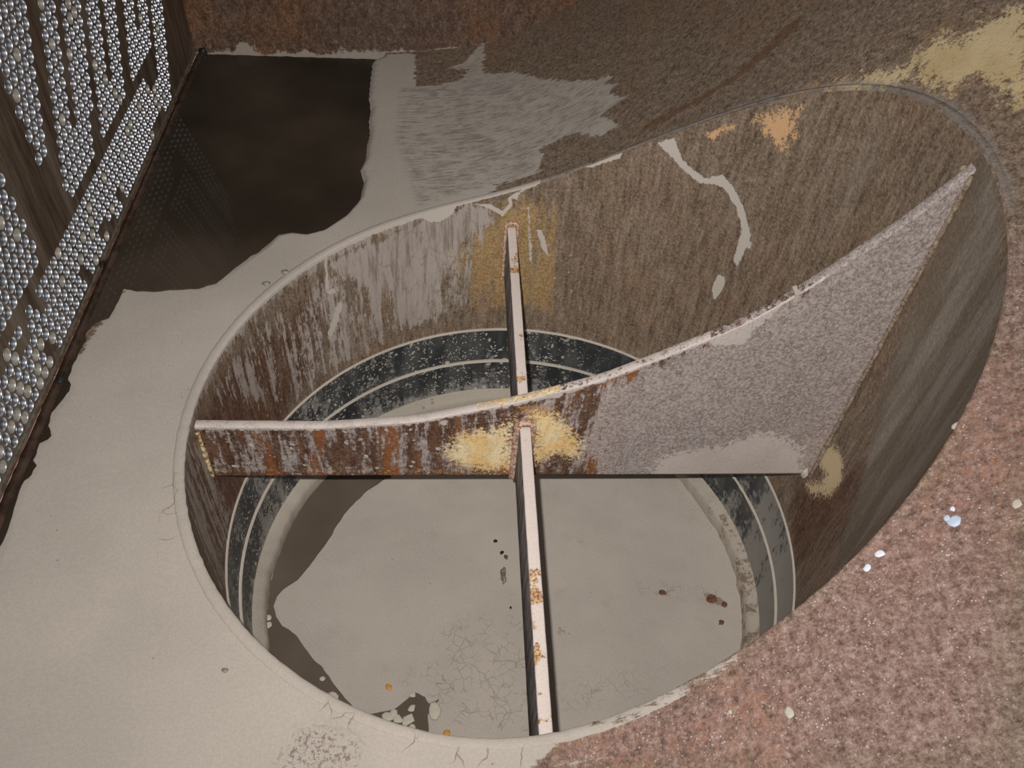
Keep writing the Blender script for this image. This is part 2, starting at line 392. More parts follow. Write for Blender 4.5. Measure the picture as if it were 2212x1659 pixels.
def mat_silt(name='dried_silt', cracks=True, c0=SILT, c1=SILT_D):
    m = M(name)
    c = silt_color(m, m.co, c0, c1)
    c = m.mix(m.ma('MULTIPLY', m.ramp(m.noise(11, 5, 0.7), 0.55, 0.75), 0.35), c, (0.30, 0.265, 0.215, 1))
    h = m.ma('MULTIPLY', m.noise(35, 5, 0.6), 0.5)
    if cracks:
        cr = m.ramp(m.vor(13, m.warp(), 'DISTANCE_TO_EDGE'), 0.0, 0.016, 1.0, 0.0)
        cr2 = m.ramp(m.vor(42, m.warp(), 'DISTANCE_TO_EDGE'), 0.0, 0.045, 1.0, 0.0)
        crm = m.ma('MULTIPLY', m.ma('MAXIMUM', cr, m.ma('MULTIPLY', cr2, 0.85)), m.ma('MULTIPLY', m.ramp(m.attr('crack'), -0.5, 0.5), m.ramp(m.noise(20, 3, 0.6), 0.40, 0.56)))
        c = m.mix(m.ma('MULTIPLY', crm, 0.6), c, (0.17, 0.13, 0.10, 1))
        h = m.ma('SUBTRACT', h, m.ma('MULTIPLY', crm, 0.6))
        dots = m.ma('MULTIPLY', m.ramp(m.vor(30), 0.05, 0.08, 1.0, 0.0), m.ramp(m.noise(6, 2), 0.55, 0.62))
        c = m.mix(m.ma('MULTIPLY', dots, 0.55), c, (0.13, 0.10, 0.08, 1))
        rs = m.mask('stain', m.noise(50, 5, 0.8), 1.5, 0.12)
        c = m.mix(m.ma('MULTIPLY', rs, 0.75), c, (0.20, 0.13, 0.085, 1))
    return m.out(c, 0.8, 0, h, 0.35, 0.002, 0.25)

def mat_water(name, c0, c1, sc=3.0):
    m = M(name)
    c = m.mix(m.ramp(m.noise(sc, 3, 0.5), 0.35, 0.7), c0, c1)
    c = m.mix(m.ma('MULTIPLY', m.ramp(m.vor(60), 0.05, 0.09, 1.0, 0.0), 0.25), c, (0.20, 0.17, 0.13, 1))
    m.b.inputs['IOR'].default_value = 1.33
    return m.out(c, 0.05, 0, m.noise(5, 2), 0.02, 0.004, 0.09)

def mat_sheet():
    m = M('tube_sheet_steel')
    dg = m.map((1, 3.2, 0.35), (-0.53, 0, 0))
    a = m.noise(7, 5, 0.65, dg); b = m.noise(40, 5, 0.7, dg)
    c = m.cramp(m.ma('MULTIPLY_ADD', m.ma('SUBTRACT', b, 0.5), 0.6, a), [(0.28, (0.060, 0.038, 0.024, 1)), (0.5, (0.125, 0.090, 0.062, 1)), (0.75, (0.20, 0.17, 0.14, 1))])
    ln = m.ramp(m.noise(22, 2, 0.5, m.map((1, 2.6, 0.10), (-0.53, 0, 0))), 0.70, 0.74)
    c = m.mix(m.ma('MULTIPLY', ln, 0.5), c, (0.34, 0.35, 0.36, 1))
    low = m.mask('silt', m.noise(20, 5, 0.7), 1.6, 0.4)
    c = m.mix(m.ma('MULTIPLY', low, 0.45), c, (0.30, 0.27, 0.23, 1))
    return m.out(c, 0.5, 0.15, m.noise(60, 4, 0.7), 0.5, 0.0015, 0.4)

def mat_tube(name, silty):
    m = M(name)
    g = m.n.new('ShaderNodeObjectInfo')
    n = m.noise(70, 3, 0.6)
    if silty: return m.out(m.mix(m.ramp(n, 0.35, 0.65), (0.34, 0.32, 0.28, 1), (0.48, 0.46, 0.42, 1)), 0.38, 0.45, n, 0.2, 0.001, 0.5)
    return m.out(m.mix(m.ramp(n, 0.3, 0.7), (0.62, 0.64, 0.68, 1), (0.80, 0.82, 0.86, 1)), 0.31, 1.0, None, spec=0.5)

def mat_flat(name, c, rough=0.7, metal=0.0, var=0.25, scale=60):
    m = M(name); n = m.noise(scale, 4, 0.7)
    cc = m.mix(m.ramp(n, 0.35, 0.65), (c[0]*(1-var), c[1]*(1-var), c[2]*(1-var), 1), (c[0]*(1+var), c[1]*(1+var), c[2]*(1+var), 1))
    return m.out(cc, rough, metal, n, 0.35, 0.0012, 0.35)

def mat_wall():
    m = M('rusty_back_steel')
    vs_ = m.map((1, 1, 0.5))
    rust, fine, med = rust_color(m, m.co, 'dark', vs_)
    rust = m.mix(m.ramp(m.noise(3, 3, 0.5), 0.40, 0.62), m.mul(rust, (0.78, 0.90, 1.0, 1)), m.mul(rust, (1.0, 0.92, 0.75, 1)))
    sm = m.mask('silt', m.ma('ADD', m.ma('MULTIPLY', m.noise(16, 5, 0.7, m.map((1, 1, 0.3))), 0.5), m.ma('MULTIPLY', m.noise(60, 4, 0.7), 0.5)), 1.9, 0.15)
    rust = m.mix(m.ma('MULTIPLY', sm, 0.8), rust, (0.34, 0.30, 0.26, 1))
    return m.out(rust, 0.65, 0, m.noise(90, 4, 0.7), 0.6, 0.002, 0.3)

MF, MP, MPL, MBAR, MRUB = mat_floor(), mat_pipe(), mat_plate(), mat_bar(), mat_rubber()
MW = mat_weld()
MS = mat_silt()
MSL = mat_silt('pale_silt_ledge', False, (0.50, 0.45, 0.385, 1), (0.44, 0.39, 0.33, 1))

# ------------------------------------------------------------------ floor and the curved shell, one skin with the pipe hole in it
def sp(L): return [tuple(on_shell(q)[:2]) for q in L]
PUD = [(427, 123), (620, 126), (760, 127), (826, 130), (806, 136), (801, 170), (797, 215), (802, 240), (797, 262), (799, 290), (793, 320), (790, 345), (779, 368), (786, 396), (778, 432), (766, 447), (745, 470), (700, 498), (665, 505), (630, 500), (600, 505), (575, 530), (540, 553), (500, 582), (465, 610), (420, 622), (380, 624), (330, 629), (290, 627), (265, 621), (256, 640), (248, 665), (234, 684), (205, 697), (195, 703), (186, 717), (183, 734), (169, 761), (158, 787), (147, 818), (150, 828), (149, 842), (139, 855), (128, 868), (112, 888), (104, 916), (110, 926), (108, 938), (100, 945), (84, 955), (78, 977), (70, 992), (77, 1003), (67, 1023), (51, 1036), (40, 1065), (25, 1103), (13, 1145), (0, 1180)]
SILT_MAIN = sp([(20, 1000), (300, 600), (430, 120), (888, 120), (888, 181), (890, 230), (875, 300), (880, 400), (960, 425), (1060, 400), (1060, 408), (960, 442), (800, 505), (600, 612), (520, 690), (470, 757), (470, 1250), (620, 1440), (800, 1545), (1060, 1600), (1180, 1602), (1120, 1659)]) + [(-0.25, -1.3), (-0.4, -2.2), (-1.6, -2.2), (-1.6, 2.3), (-1.5, 2.3)]
SMEAR = sp([(860, 184), (900, 186), (950, 182), (990, 172), (1008, 152), (950, 150), (1000, 135), (1040, 90), (1051, 86), (1046, 158), (1114, 154), (1168, 167), (1259, 172), (1327, 160), (1310, 180), (1336, 181), (1320, 200), (1356, 210), (1304, 246), (1345, 271), (1300, 296), (1240, 290), (1177, 316), (1168, 371), (1051, 407), (900, 450), (850, 300)])
PATCHY = sp([(1050, 1600), (1190, 1600), (1330, 1570), (1400, 1560), (1420, 1659), (1000, 1659)])
SPECK = sp([(640, 1590), (700, 1575), (770, 1610), (760, 1659), (600, 1659)])
RIMCR = sp([(690, 1500), (800, 1555), (1000, 1610), (1330, 1590), (1420, 1650), (1000, 1659), (780, 1600), (680, 1530)])
CRK2 = sp([(340, 1030), (395, 1000), (392, 1200), (330, 1230)])
YELL = sp([(2212, 20), (2180, 30), (2130, 60), (2070, 95), (2025, 90), (1990, 115), (1960, 150), (1900, 165), (1830, 185), (1790, 195), (1830, 200), (1900, 188), (1960, 160), (1990, 128), (2010, 165), (2060, 187), (2085, 160), (2130, 155), (2175, 178), (2212, 210)])
YELL2 = sp([(2130, 0), (2212, 0), (2212, 60), (2090, 90), (1960, 60), (2060, 30)])
YELL3 = sp([(1780, 160), (1860, 60), (1960, 40), (1990, 90), (1900, 160), (1800, 190)])
ORA = sp([(1640, 245), (1700, 205), (1760, 180), (1850, 165), (1830, 192), (1760, 205), (1700, 225)])
RUN = sp([(1738, 30), (1730, 55), (1650, 125), (1570, 185), (1440, 260), (1380, 285), (1400, 262), (1500, 215), (1600, 150), (1690, 60)])
RUN2 = sp([(1590, 15), (1585, 25), (1535, 60), (1540, 45)])
REDP = sp([(1190, 1600), (1450, 1510), (1700, 1335), (1850, 1190), (2000, 1045), (2090, 900), (2150, 720), (2175, 520), (2212, 540), (2212, 1300), (2212, 1659), (1100, 1659)]) + [(0.5, -2.0), (0.0, -2.0)]
def floor_attrs(P):
    q = P[:, :2]
    r = np.hypot(q[:, 0], q[:, 1]); th = np.arctan2(q[:, 1], q[:, 0])
    ridge = -1+1.2*np.exp(-((r-1.012)/0.022)**2)*np.clip((q[:, 0]+0.1)*1.6, 0, 1)*np.clip((q[:, 1]+0.35)*3, 0, 1)
    big = np.array([nz(a*1.3+5, b*1.3, 2.0) for a, b in q])
    red = field(q, [(REDP, 0.8, 0.22)])
    red = red-1.1*np.clip((q[:, 0]-0.62)*2.2, 0, 1)*np.clip((-0.75-q[:, 1])*2.5, 0, 1)
    red = np.maximum(red, -0.9+0.8*np.clip((q[:, 0]-0.8)*2, 0, 1)*np.clip((0.5-q[:, 1])*2, 0, 1))-0.35*np.clip(-q[:, 1]-0.9, 0, 1)*np.clip(q[:, 0]-0.35, 0, 1)*2
    return dict(silt=field(q, [(SILT_MAIN, 2.0, 0.09), (SMEAR, 0.72, 0.06), (PATCHY, 0.25, 0.12)]),
                smear=np.maximum(field(q, [(SMEAR, 1.0, 0.15)]), field(q, [(sp([(835, 190), (890, 185), (890, 440), (800, 480), (800, 330)]), 0.2, 0.2)])), yellow=field(q, [(YELL, 1.25, 0.12), (YELL2, 0.1, 0.2), (YELL3, -0.3, 0.15)]),
                orange=field(q, [(ORA, 0.7, 0.10), (YELL3, -0.15, 0.2)]), run=field(q, [(RUN, 0.8, 0.035), (RUN2, 0.6, 0.03)]), red=red, ridge=ridge,
                speck=field(q, [(SPECK, 1.0, 0.08)]), crack=field(q, [(RIMCR, 0.8, 0.05), (CRK2, 0.5, 0.06)])), big
NT, NR = 960, 150
X0, X1, Y0, Y1 = SHEET_X+0.0, 2.3, -2.3, BACK_Y
th = np.linspace(0, 2*np.pi, NT, endpoint=False)
cx, sy = np.cos(th), np.sin(th)
tx = np.where(cx > 0, X1/np.maximum(cx, 1e-9), X0/np.minimum(cx, -1e-9))
ty = np.where(sy > 0, Y1/np.maximum(sy, 1e-9), Y0/np.minimum(sy, -1e-9))
tr = np.minimum(tx, ty)
g = np.linspace(0, 1, NR)**1.35
Rr = 1.0 + (tr-1.0)[:, None]*g[None, :]
FX = (Rr*cx[:, None]).ravel(); FY = (Rr*sy[:, None]).ravel()
FV = np.stack([FX, FY, shell_z(FX, FY)], 1)
fa, big = floor_attrs(FV)
soft = np.clip(fa['silt'], 0, 1)
FV[:, 2] += (0.0012*big*soft) + 0.0018*np.array([nz(a*9, b*9, 7.0) for a, b in FV[:, :2]])*(0.4+0.6*(1-soft))
PUDW = [tuple(on_plane(q_, 2, 0.004)[:2]) for q_ in PUD[3:]]+[(-1.42, -0.9), (-1.6, -0.9), (-1.6, BACK_Y+0.1), (PUDX := float(on_plane((826, 127), 2, 0.004)[0]), BACK_Y+0.1)]
_sd = poly_sd(FV[:, :2], PUDW)
_k = np.clip((_sd+0.016)/0.02, 0, 1)                                    # the silt banks down into the water
FV[:, 2] = np.where(FV[:, 0] < 0, FV[:, 2]*(1-_k)+np.minimum(FV[:, 2], -0.004)*_k, FV[:, 2])
allf = np.array(grid_faces(NT, NR, True, False))
cxm = FV[allf][:, :, 0].mean(1)
def sub(faces, V, attrs):
    u, inv = np.unique(faces.ravel(), return_inverse=True)
    return V[u], inv.reshape(faces.shape), {k: v[u] for k, v in attrs.items()}
v_, f_, a_ = sub(allf[cxm < -0.35], FV, fa)
tag(mesh_obj('floor', v_, f_, MF, None, a_), 'flat steel floor under a skin of pale dried silt left of the pipe opening', kind='structure')
v_, f_, a_ = sub(allf[cxm >= -0.35], FV, fa)
tag(mesh_obj('wall_right', v_, f_, MF, None, a_), 'curved rusty steel shell sweeping up from the floor on the right', kind='structure')

# back wall
nx, nv = 260, 120
bx = np.linspace(SHEET_X-0.05, 2.35, nx); V = []
for x in bx:
    z0 = float(shell_z(x, BACK_Y))-0.06
    for k in range(nv): V.append((x, BACK_Y, z0+(3.0-z0)*(k/(nv-1))**1.7))
V = np.array(V); hgt = V[:, 2]-shell_z(V[:, 0], V[:, 1]); bw = on_plane((870, 60), 1, BACK_Y)
def bp(L): return [tuple(on_plane(q, 1, BACK_Y)[[0, 2]]) for q in L]
q = V[:, [0, 2]]
silt = np.maximum(-0.5+0.9*np.exp(-np.maximum(hgt, 0)/0.022)-np.clip((V[:, 0]+0.5)*1.2, 0, 0.9)-np.clip(hgt*1.0, 0, 0.4), field(q, [(bp([(505, 118), (515, 92), (535, 95), (545, 115)]), 1.2, 0.03), (bp([(860, 120), (868, 20), (885, 20), (880, 120)]), 0.35, 0.05), (bp([(640, 118), (660, 105), (680, 118)]), 0.9, 0.02)]))
tag(mesh_obj('wall_back', V, grid_faces(nx, nv), MWALL := mat_wall(), None, dict(silt=silt)), 'dark rusty steel end wall beyond the puddle', kind='structure')

# ------------------------------------------------------------------ pipe
NTP, NZ = 960, 230
tp = np.linspace(-np.pi, np.pi, NTP, endpoint=False)
ztop = shell_z(np.cos(tp), np.sin(tp))
V = []; A = []
for i in range(NTP):
    zz = Z1+(ztop[i]-Z1)*np.linspace(1, 0, NZ)
    for z in zz: V.append((math.cos(tp[i]), math.sin(tp[i]), z)); A.append((tp[i], z))
V = np.array(V); A = np.array(A)
# use an angle that has no seam in the part that is seen: the seam sits at the near side (-90 deg)
def ua(a): return (a+math.pi/2) % (2*math.pi)
A[:, 0] = ua(A[:, 0])
def pp(L):
    r = [on_pipe(q) for q in L]; return [(ua(a), z) for a, z in r]
depth = np.repeat(ztop, NZ)-A[:, 1]
left = np.clip((np.cos(A[:, 0]-ua(math.radians(165)))-0.45)*3, 0, 1)
leftback = np.clip((np.cos(A[:, 0]-ua(math.radians(150)))-0.35)*2.2, 0, 1)
silt = field(A, [(pp([(700, 570), (830, 512), (900, 475), (1000, 445), (1060, 440), (1070, 480), (1010, 520), (965, 600), (945, 690), (900, 715), (860, 705), (830, 640), (740, 610)]), 0.75, 0.10),
                 (pp([(425, 890), (520, 715), (600, 640), (700, 570), (1000, 450), (1090, 480), (1020, 700), (900, 735), (760, 800), (620, 900), (430, 900)]), 0.0, 0.12),
                 (pp([(404, 925), (440, 930), (500, 1100), (505, 1290), (480, 1290), (420, 1150), (400, 1040)]), 0.0, 0.05)])
silt = np.maximum(silt, -1+1.45*leftback*np.exp(-np.maximum(depth, 0)/0.10))
silt = np.maximum(silt, -0.75)
solid = field(A, [(pp([(1418, 308), (1455, 298), (1475, 345), (1500, 370), (1525, 386), (1560, 376), (1585, 405), (1607, 450), (1620, 500), (1624, 540), (1612, 535), (1603, 558), (1592, 578), (1584, 562), (1597, 520), (1602, 490), (1590, 450), (1570, 412), (1545, 398), (1510, 395), (1480, 370), (1455, 345), (1435, 325)]), 1.0, 0.02),
                  (pp([(1550, 592), (1566, 598), (1566, 615), (1552, 640), (1540, 648), (1538, 625)]), 1.0, 0.018),
                  (pp([(1240, 360), (1300, 341), (1345, 329), (1340, 342), (1300, 354), (1280, 362)]), 1.0, 0.015),
                  (pp([(1100, 425), (1170, 385), (1160, 400), (1125, 415), (1118, 432), (1105, 428)]), 1.0, 0.015),
                  (pp([(910, 470), (990, 440), (975, 465), (950, 480), (930, 480)]), 1.0, 0.015),
                  (pp([(1020, 440), (1060, 440), (1085, 455), (1100, 440), (1095, 425), (1105, 425), (1108, 445), (1085, 468), (1055, 450)]), 0.8, 0.012),
                  (pp([(1136, 445), (1146, 445), (1152, 570), (1142, 570)]), 0.35, 0.015),
                  (pp([(1158, 495), (1170, 497), (1178, 520), (1186, 556), (1170, 535)]), 1.0, 0.012),
                  (pp([(706, 720), (722, 670), (735, 640), (742, 655), (728, 705), (712, 738)]), 0.6, 0.02),
                  (pp([(700, 560), (706, 555), (712, 625), (702, 625)]), 0.6, 0.012), (pp([(705, 628), (722, 622), (726, 632), (710, 637)]), 1.0, 0.01)])
rimstrip = -1+1.9*np.exp(-(np.maximum(depth, 0)/0.022)**2)*np.clip((-np.cos(A[:, 0]-math.pi/2))*2+0.2, 0, 1)*leftback
solid = np.maximum(solid, rimstrip)
ochre = field(A, [(pp([(1060, 430), (1190, 430), (1200, 560), (1195, 680), (1040, 680), (1000, 600), (960, 540), (1050, 480)]), 0.55, 0.12), (pp([(1000, 600), (1300, 560), (1300, 720), (1000, 700)]), -0.2, 0.25)])
orange = field(A, [(pp([(1517, 285), (1560, 268), (1590, 265), (1595, 285), (1560, 290), (1540, 310), (1525, 300)]), 0.35, 0.03), (pp([(1620, 258), (1680, 235), (1728, 232), (1720, 270), (1722, 305), (1700, 300), (1700, 335), (1670, 310), (1650, 290), (1640, 270)]), 0.75, 0.09),
                   (pp([(1100, 440), (1185, 440), (1180, 480), (1100, 480)]), -0.25, 0.06), (pp([(1930, 240), (1970, 235), (1960, 290), (1940, 290)]), -0.3, 0.05), (pp([(1090, 455), (1120, 455), (1190, 460), (1180, 500)]), -0.2, 0.05)])
yellow = field(A, [(pp([(1770, 980), (1790, 963), (1812, 972), (1822, 1000), (1818, 1040), (1795, 1070), (1750, 1068), (1738, 1042), (1775, 1042), (1786, 1025), (1768, 1005)]), 0.9, 0.07),
                   (pp([(425, 925), (442, 940), (460, 985), (458, 1030), (446, 1000), (432, 955)]), 1.2, 0.05)])
grey = field(A, [(pp([(2090, 350), (2130, 330), (2165, 450), (2172, 600), (2140, 740), (2080, 900), (1850, 1190), (1800, 1220), (1850, 1080), (1880, 950), (1870, 900), (1990, 600)]), 0.9, 0.10),
                 (pp([(1740, 240), (1900, 230), (2080, 340), (1900, 500), (1700, 620), (1500, 690), (1640, 450)]), -0.05, 0.3)])
dark = field(A, [(pp([(1720, 1020), (1900, 960), (1850, 1150), (1710, 1330), (1690, 1100)]), 0.25, 0.10), (pp([(430, 900), (560, 700), (700, 600), (720, 780), (620, 900), (500, 1290), (400, 1050)]), 0.45, 0.15), (pp([(960, 480), (1040, 500), (1020, 640), (960, 640)]), 0.0, 0.1)])
splash = field(A, [(pp([(430, 890), (700, 600), (1300, 500), (1300, 720), (620, 900), (500, 1200), (420, 1150)]), 0.25, 0.2)])
pipe = empty('outlet_pipe', (0, 0, Z1))
tag(pipe, 'wide round steel outlet pipe opening in the floor and curved shell, rusty with silt drips', 'pipe')
mesh_obj('pipe_wall', V, grid_faces(NTP, NZ, True, True), MP, pipe, dict(silt=silt, solid=solid, ochre=ochre, orange=orange, yellow=yellow, grey=grey, dark=dark, splash=splash))

# weld bead round the mouth of the pipe
path = []; base = []
for t in np.linspace(0, 2*np.pi, 720, endpoint=False):
    c, s = math.cos(t), math.sin(t); r = 1.012
    r2 = r+0.0012*nz(t*40, 0)
    z = float(shell_z(c*r2, s*r2)); path.append(((c*r2, s*r2, z), (c, s, 0), (0, 0, 1)))
wob = [0.0105+0.0012*nz(k*0.35, 3.0) for k in range(720)]
Vb, Fb = [], []
K = 9
for i, (P, o, u) in enumerate(path):
    r = wob[i]; lf = 1.0+0.25*max(0, -o[0])
    for k in range(K):
        a = math.pi*(k/(K-1)); Vb.append(np.array(P)+np.array(o)*(math.cos(a)*r*1.25*lf)+np.array(u)*(math.sin(a)*r*0.62-0.002))
for i in range(720):
    for k in range(K-1): Fb.append((i*K+k, ((i+1) % 720)*K+k, ((i+1) % 720)*K+k+1, i*K+k+1))
Vb = np.array(Vb); ba, _ = floor_attrs(Vb)
ba['silt'] = np.where(Vb[:, 0] < 0.1, np.maximum(ba['silt'], 0.9), ba['silt'])
ba['silt'] = np.where((Vb[:, 1] < 0) & (Vb[:, 0] > -0.35), np.clip(0.35-(Vb[:, 0]-0.0)*1.6, -1, 0.9), ba['silt'])
ba['ridge'] = np.where((Vb[:, 0] > 0.0) & (Vb[:, 1] > -0.2), 0.1, -1)
mesh_obj('weld_bead', Vb, Fb, MF, pipe, ba)

# rubber expansion joint under the pipe: two black bands, each below a silt-topped step
joint = empty('rubber_joint', (0, 0, Z3))
tag(joint, 'black rubber joint ring splashed with silt below the rusty pipe wall', 'rubber joint')
def band(name, ra, rb, za, zb, n=60):
    tb = np.linspace(-np.pi, np.pi, 720, endpoint=False); V = []; Aa = []
    for t in tb:
        for k in range(n):
            f = k/(n-1); r = ra+(rb-ra)*f+0.004*math.sin(math.pi*f); z = za+(zb-za)*f
            V.append((r*math.cos(t), r*math.sin(t), z)); Aa.append((math.degrees(t), f))
    Aa = np.array(Aa); deg = Aa[:, 0]
    def lobe(c, w): d = (deg-c+180) % 360-180; return np.exp(-(d/w)**2)
    si = -0.68+1.30*lobe(-15, 38)*(0.75+0.25*Aa[:, 1])+(0.40+(0.5*np.clip(Aa[:, 1]-0.45, 0, 1) if za < Z1-0.05 else 0))*lobe(180, 55)+(0.30+(0.9*np.clip(Aa[:, 1]-0.5, 0, 1) if za < Z1-0.05 else 0))*lobe(110, 45)
    spl = -0.5+1.4*lobe(115, 55)+1.6*lobe(185, 50)-0.3*lobe(50, 25)
    dr = -1.0+0*deg
    return mesh_obj(name, np.array(V), grid_faces(720, n, True, False), MRUB, joint, dict(silt=si, splash=spl, drip=dr))
band('rubber_band', 0.996, 0.990, Z1-0.004, Z2)
band('rubber_band', 0.981, 0.976, Z2-0.004, Z3)
def ring(name, r_in, r_out, z, h, mat, parent, n=720, wobble=0.0012):
    V = []; prof = [(r_out, z-h), (r_out, z-0.002), (r_out-0.003, z), (r_in+0.003, z), (r_in, z-0.003), (r_in, z-h)]
    for k in range(n):
        t = 2*math.pi*k/n; w = wobble*nz(t*20, r_in*10)
        w += 0.6*(r_out-r_in-0.006)*(0.75*max(0.0, math.cos(t+0.2))**0.7+0.55*max(0.0, -math.cos(t+0.1))**1.5)
        for r, zz in prof: V.append(((r+(w if r < r_out-0.001 else 0))*math.cos(t), (r+(w if r < r_out-0.001 else 0))*math.sin(t), zz))
    return mesh_obj(name, np.array(V), grid_faces(n, len(prof), True, False), mat, parent, None, smooth=False)
ring('step_ridge', 0.991, 1.003, Z1, 0.008, MSL, joint)
ring('step_ridge', 0.976, 0.994, Z2, 0.007, MSL, joint)

# silt ledge at the foot of the joint
V = []; n = 720; prof = [(0.982, Z3+0.002), (0.966, Z3-0.008), (0.942, Z3-0.014), (0.930, Z3-0.030), (0.935, ZB-0.02)]
for k in range(n):
    t = 2*math.pi*k/n
    for j, (r, z) in enumerate(prof):
        w = (0.012*nz(t*3, 5.0, j*0.1)+0.006*nz(t*17, 5.0))*(1 if j in (2, 3, 4) else 0.35 if j == 1 else 0)
        V.append(((r+w)*math.cos(t), (r+w)*math.sin(t), z+(0.004*nz(t*15, 9.0) if j else 0)))
lm = M('rim_silt')
lc = silt_color(lm, lm.co, (0.42, 0.375, 0.31, 1), (0.36, 0.32, 0.265, 1))
lc = lm.mix(lm.ma('MULTIPLY', lm.mask('stain', lm.noise(26, 5, 0.75), 1.7, 0.2), 0.8), lc, (0.16, 0.095, 0.055, 1))
MLED = lm.out(lc, 0.85, 0, lm.noise(50, 4, 0.7), 0.6, 0.003, 0.2)
Vd = np.array(V); tt = np.degrees(np.arctan2(Vd[:, 1], Vd[:, 0])); dd = (tt+5+180) % 360-180
ledge = mesh_obj('silt_ledge', Vd, grid_faces(n, len(prof), True, False), MLED, None, dict(stain=-0.75+0.62*np.exp(-(dd/38)**2)+0.25*np.exp(-(((tt-110+180) % 360-180)/30)**2)), origin=(0, 0, Z3))
tag(ledge, 'pale ring of caked silt along the foot of the black rubber joint', 'silt ledge')

# silt bed closing the pipe
n, kk = 360, 110; V = []
for i in range(n):
    t = 2*math.pi*i/n
    for k in range(kk):
        r = 0.945*(k/(kk-1)); x, y = r*math.cos(t), r*math.sin(t)
        V.append((x, y, ZB+0.004*nz(x*3, y*3, 1.0)+0.0015*nz(x*14, y*14, 4.0)-0.0))
V = np.array(V)
def db(L): return [tuple(on_plane(q, 2, ZB)[:2]) for q in L]
ba = dict(crack=field(V[:, :2], [(db([(990, 1330), (1160, 1320), (1180, 1590), (1020, 1590), (860, 1480), (930, 1380)]), 0.8, 0.10), (db([(1180, 1440), (1500, 1400), (1400, 1540), (1190, 1580)]), 0.2, 0.15), (db([(1350, 1240), (1560, 1270), (1560, 1310), (1380, 1290)]), 0.4, 0.06)]),
          stain=field(V[:, :2], [(db([(1060, 1235), (1095, 1225), (1110, 1245), (1095, 1260), (1070, 1255)]), -0.15, 0.03), (db([(1410, 1270), (1450, 1275), (1450, 1290), (1415, 1288)]), 0.1, 0.02), (db([(1520, 1275), (1560, 1290), (1575, 1310), (1540, 1310), (1520, 1290)]), 0.35, 0.02), (db([(1430, 1040), (1520, 1030), (1620, 1180), (1610, 1300), (1560, 1200), (1500, 1120)]), -0.35, 0.05), (db([(1180, 1350), (1240, 1350), (1235, 1375), (1190, 1375)]), -0.2, 0.02)]))
bed = mesh_obj('silt_bed', V, grid_faces(n, kk, True, False), MS, None, ba, origin=(0, 0, ZB))
tag(bed, 'round bed of smooth grey-beige silt at the bottom of the pipe', 'silt bed')

# ------------------------------------------------------------------ puddles
def puddle(name, pts, z, mat, label, wob=0.004, seed=0.0, th=0.006):
    pts = [np.array(p, float) for p in pts]; out = []
    for i, a in enumerate(pts):
        b = pts[(i+1) % len(pts)]; L = np.hypot(*(b-a)); m = max(1, int(L/0.012))
        for k in range(m):
            p = a+(b-a)*k/m; d = (b-a)/(L+1e-9); w = wob*nz(p[0]*28+seed, p[1]*28, seed)+wob*0.6*nz(p[0]*9+seed, p[1]*9, 1.0)
            out.append((p[0]-d[1]*w, p[1]+d[0]*w))
    bm = bmesh.new()
    c = np.mean(out, 0)
    vv = [bm.verts.new(((x-c[0])*S, (y-c[1])*S, 0)) for x, y in out]
    f = bm.faces.new(vv); bmesh.ops.triangulate(bm, faces=[f])
    r = bmesh.ops.extrude_face_region(bm, geom=list(bm.faces))
    for v in [e for e in r['geom'] if isinstance(e, bmesh.types.BMVert)]: v.co.z -= th*S
    bmesh.ops.recalc_face_normals(bm, faces=list(bm.faces))
    me = bpy.data.meshes.new(name); bm.to_mesh(me); bm.free(); me.materials.append(mat)
    o = bpy.data.objects.new(name, me); col.objects.link(o); o.location = (c[0]*S, c[1]*S, z*S)
    return tag(o, label, 'puddle')
pud_pts = [on_plane(q, 2, 0.004)[:2] for q in PUD]
pud_pts = [np.array((SHEET_X+0.012, BACK_Y-0.012))]+pud_pts[3:]+[np.array((-1.42, -0.9)), np.array((SHEET_X+0.012, -0.9))]
pud_pts.insert(1, np.array((PUDX, BACK_Y-0.012)))
WAT1 = mat_water('murky_puddle_water', (0.032, 0.024, 0.017, 1), (0.066, 0.050, 0.036, 1), 2.2)
WAT2 = mat_water('brown_puddle_water', (0.10, 0.078, 0.058, 1), (0.13, 0.103, 0.078, 1), 4.0)
PZT = 0.0042
puddle('puddle', pud_pts, PZT, WAT1, 'wide dark puddle of still water on the floor by the tube sheet', 0.006, 1.0)
inner = db([(845, 1031), (832, 1035), (794, 1060), (760, 1093), (736, 1122), (717, 1156), (693, 1190), (668, 1224), (644, 1252), (615, 1272), (598, 1289), (592, 1310), (597, 1334), (611, 1354), (640, 1373), (668, 1412), (697, 1445), (734, 1494), (762, 1527), (793, 1545), (852, 1535), (879, 1513), (897, 1498), (920, 1506), (926, 1520), (949, 1512), (935, 1530), (925, 1545), (925, 1585), (900, 1610)])
a0 = math.atan2(inner[-1][1], inner[-1][0]) % (2*math.pi); a1 = math.atan2(inner[0][1], inner[0][0]) % (2*math.pi)
arc = [(0.934*math.cos(a), 0.934*math.sin(a)) for a in np.linspace(a0, a1, 60)]
puddle('puddle', inner+arc, ZB+0.0065, WAT2, 'crescent of brown water along the left edge of the silt at the pipe bottom', 0.005, 9.0)

# ------------------------------------------------------------------ cross vane plate
xs_top = [-1.02, -0.951, -0.610, -0.329, -0.010, 0.215, 0.376, 0.573, 0.721, 0.850, 0.927, 1.0]
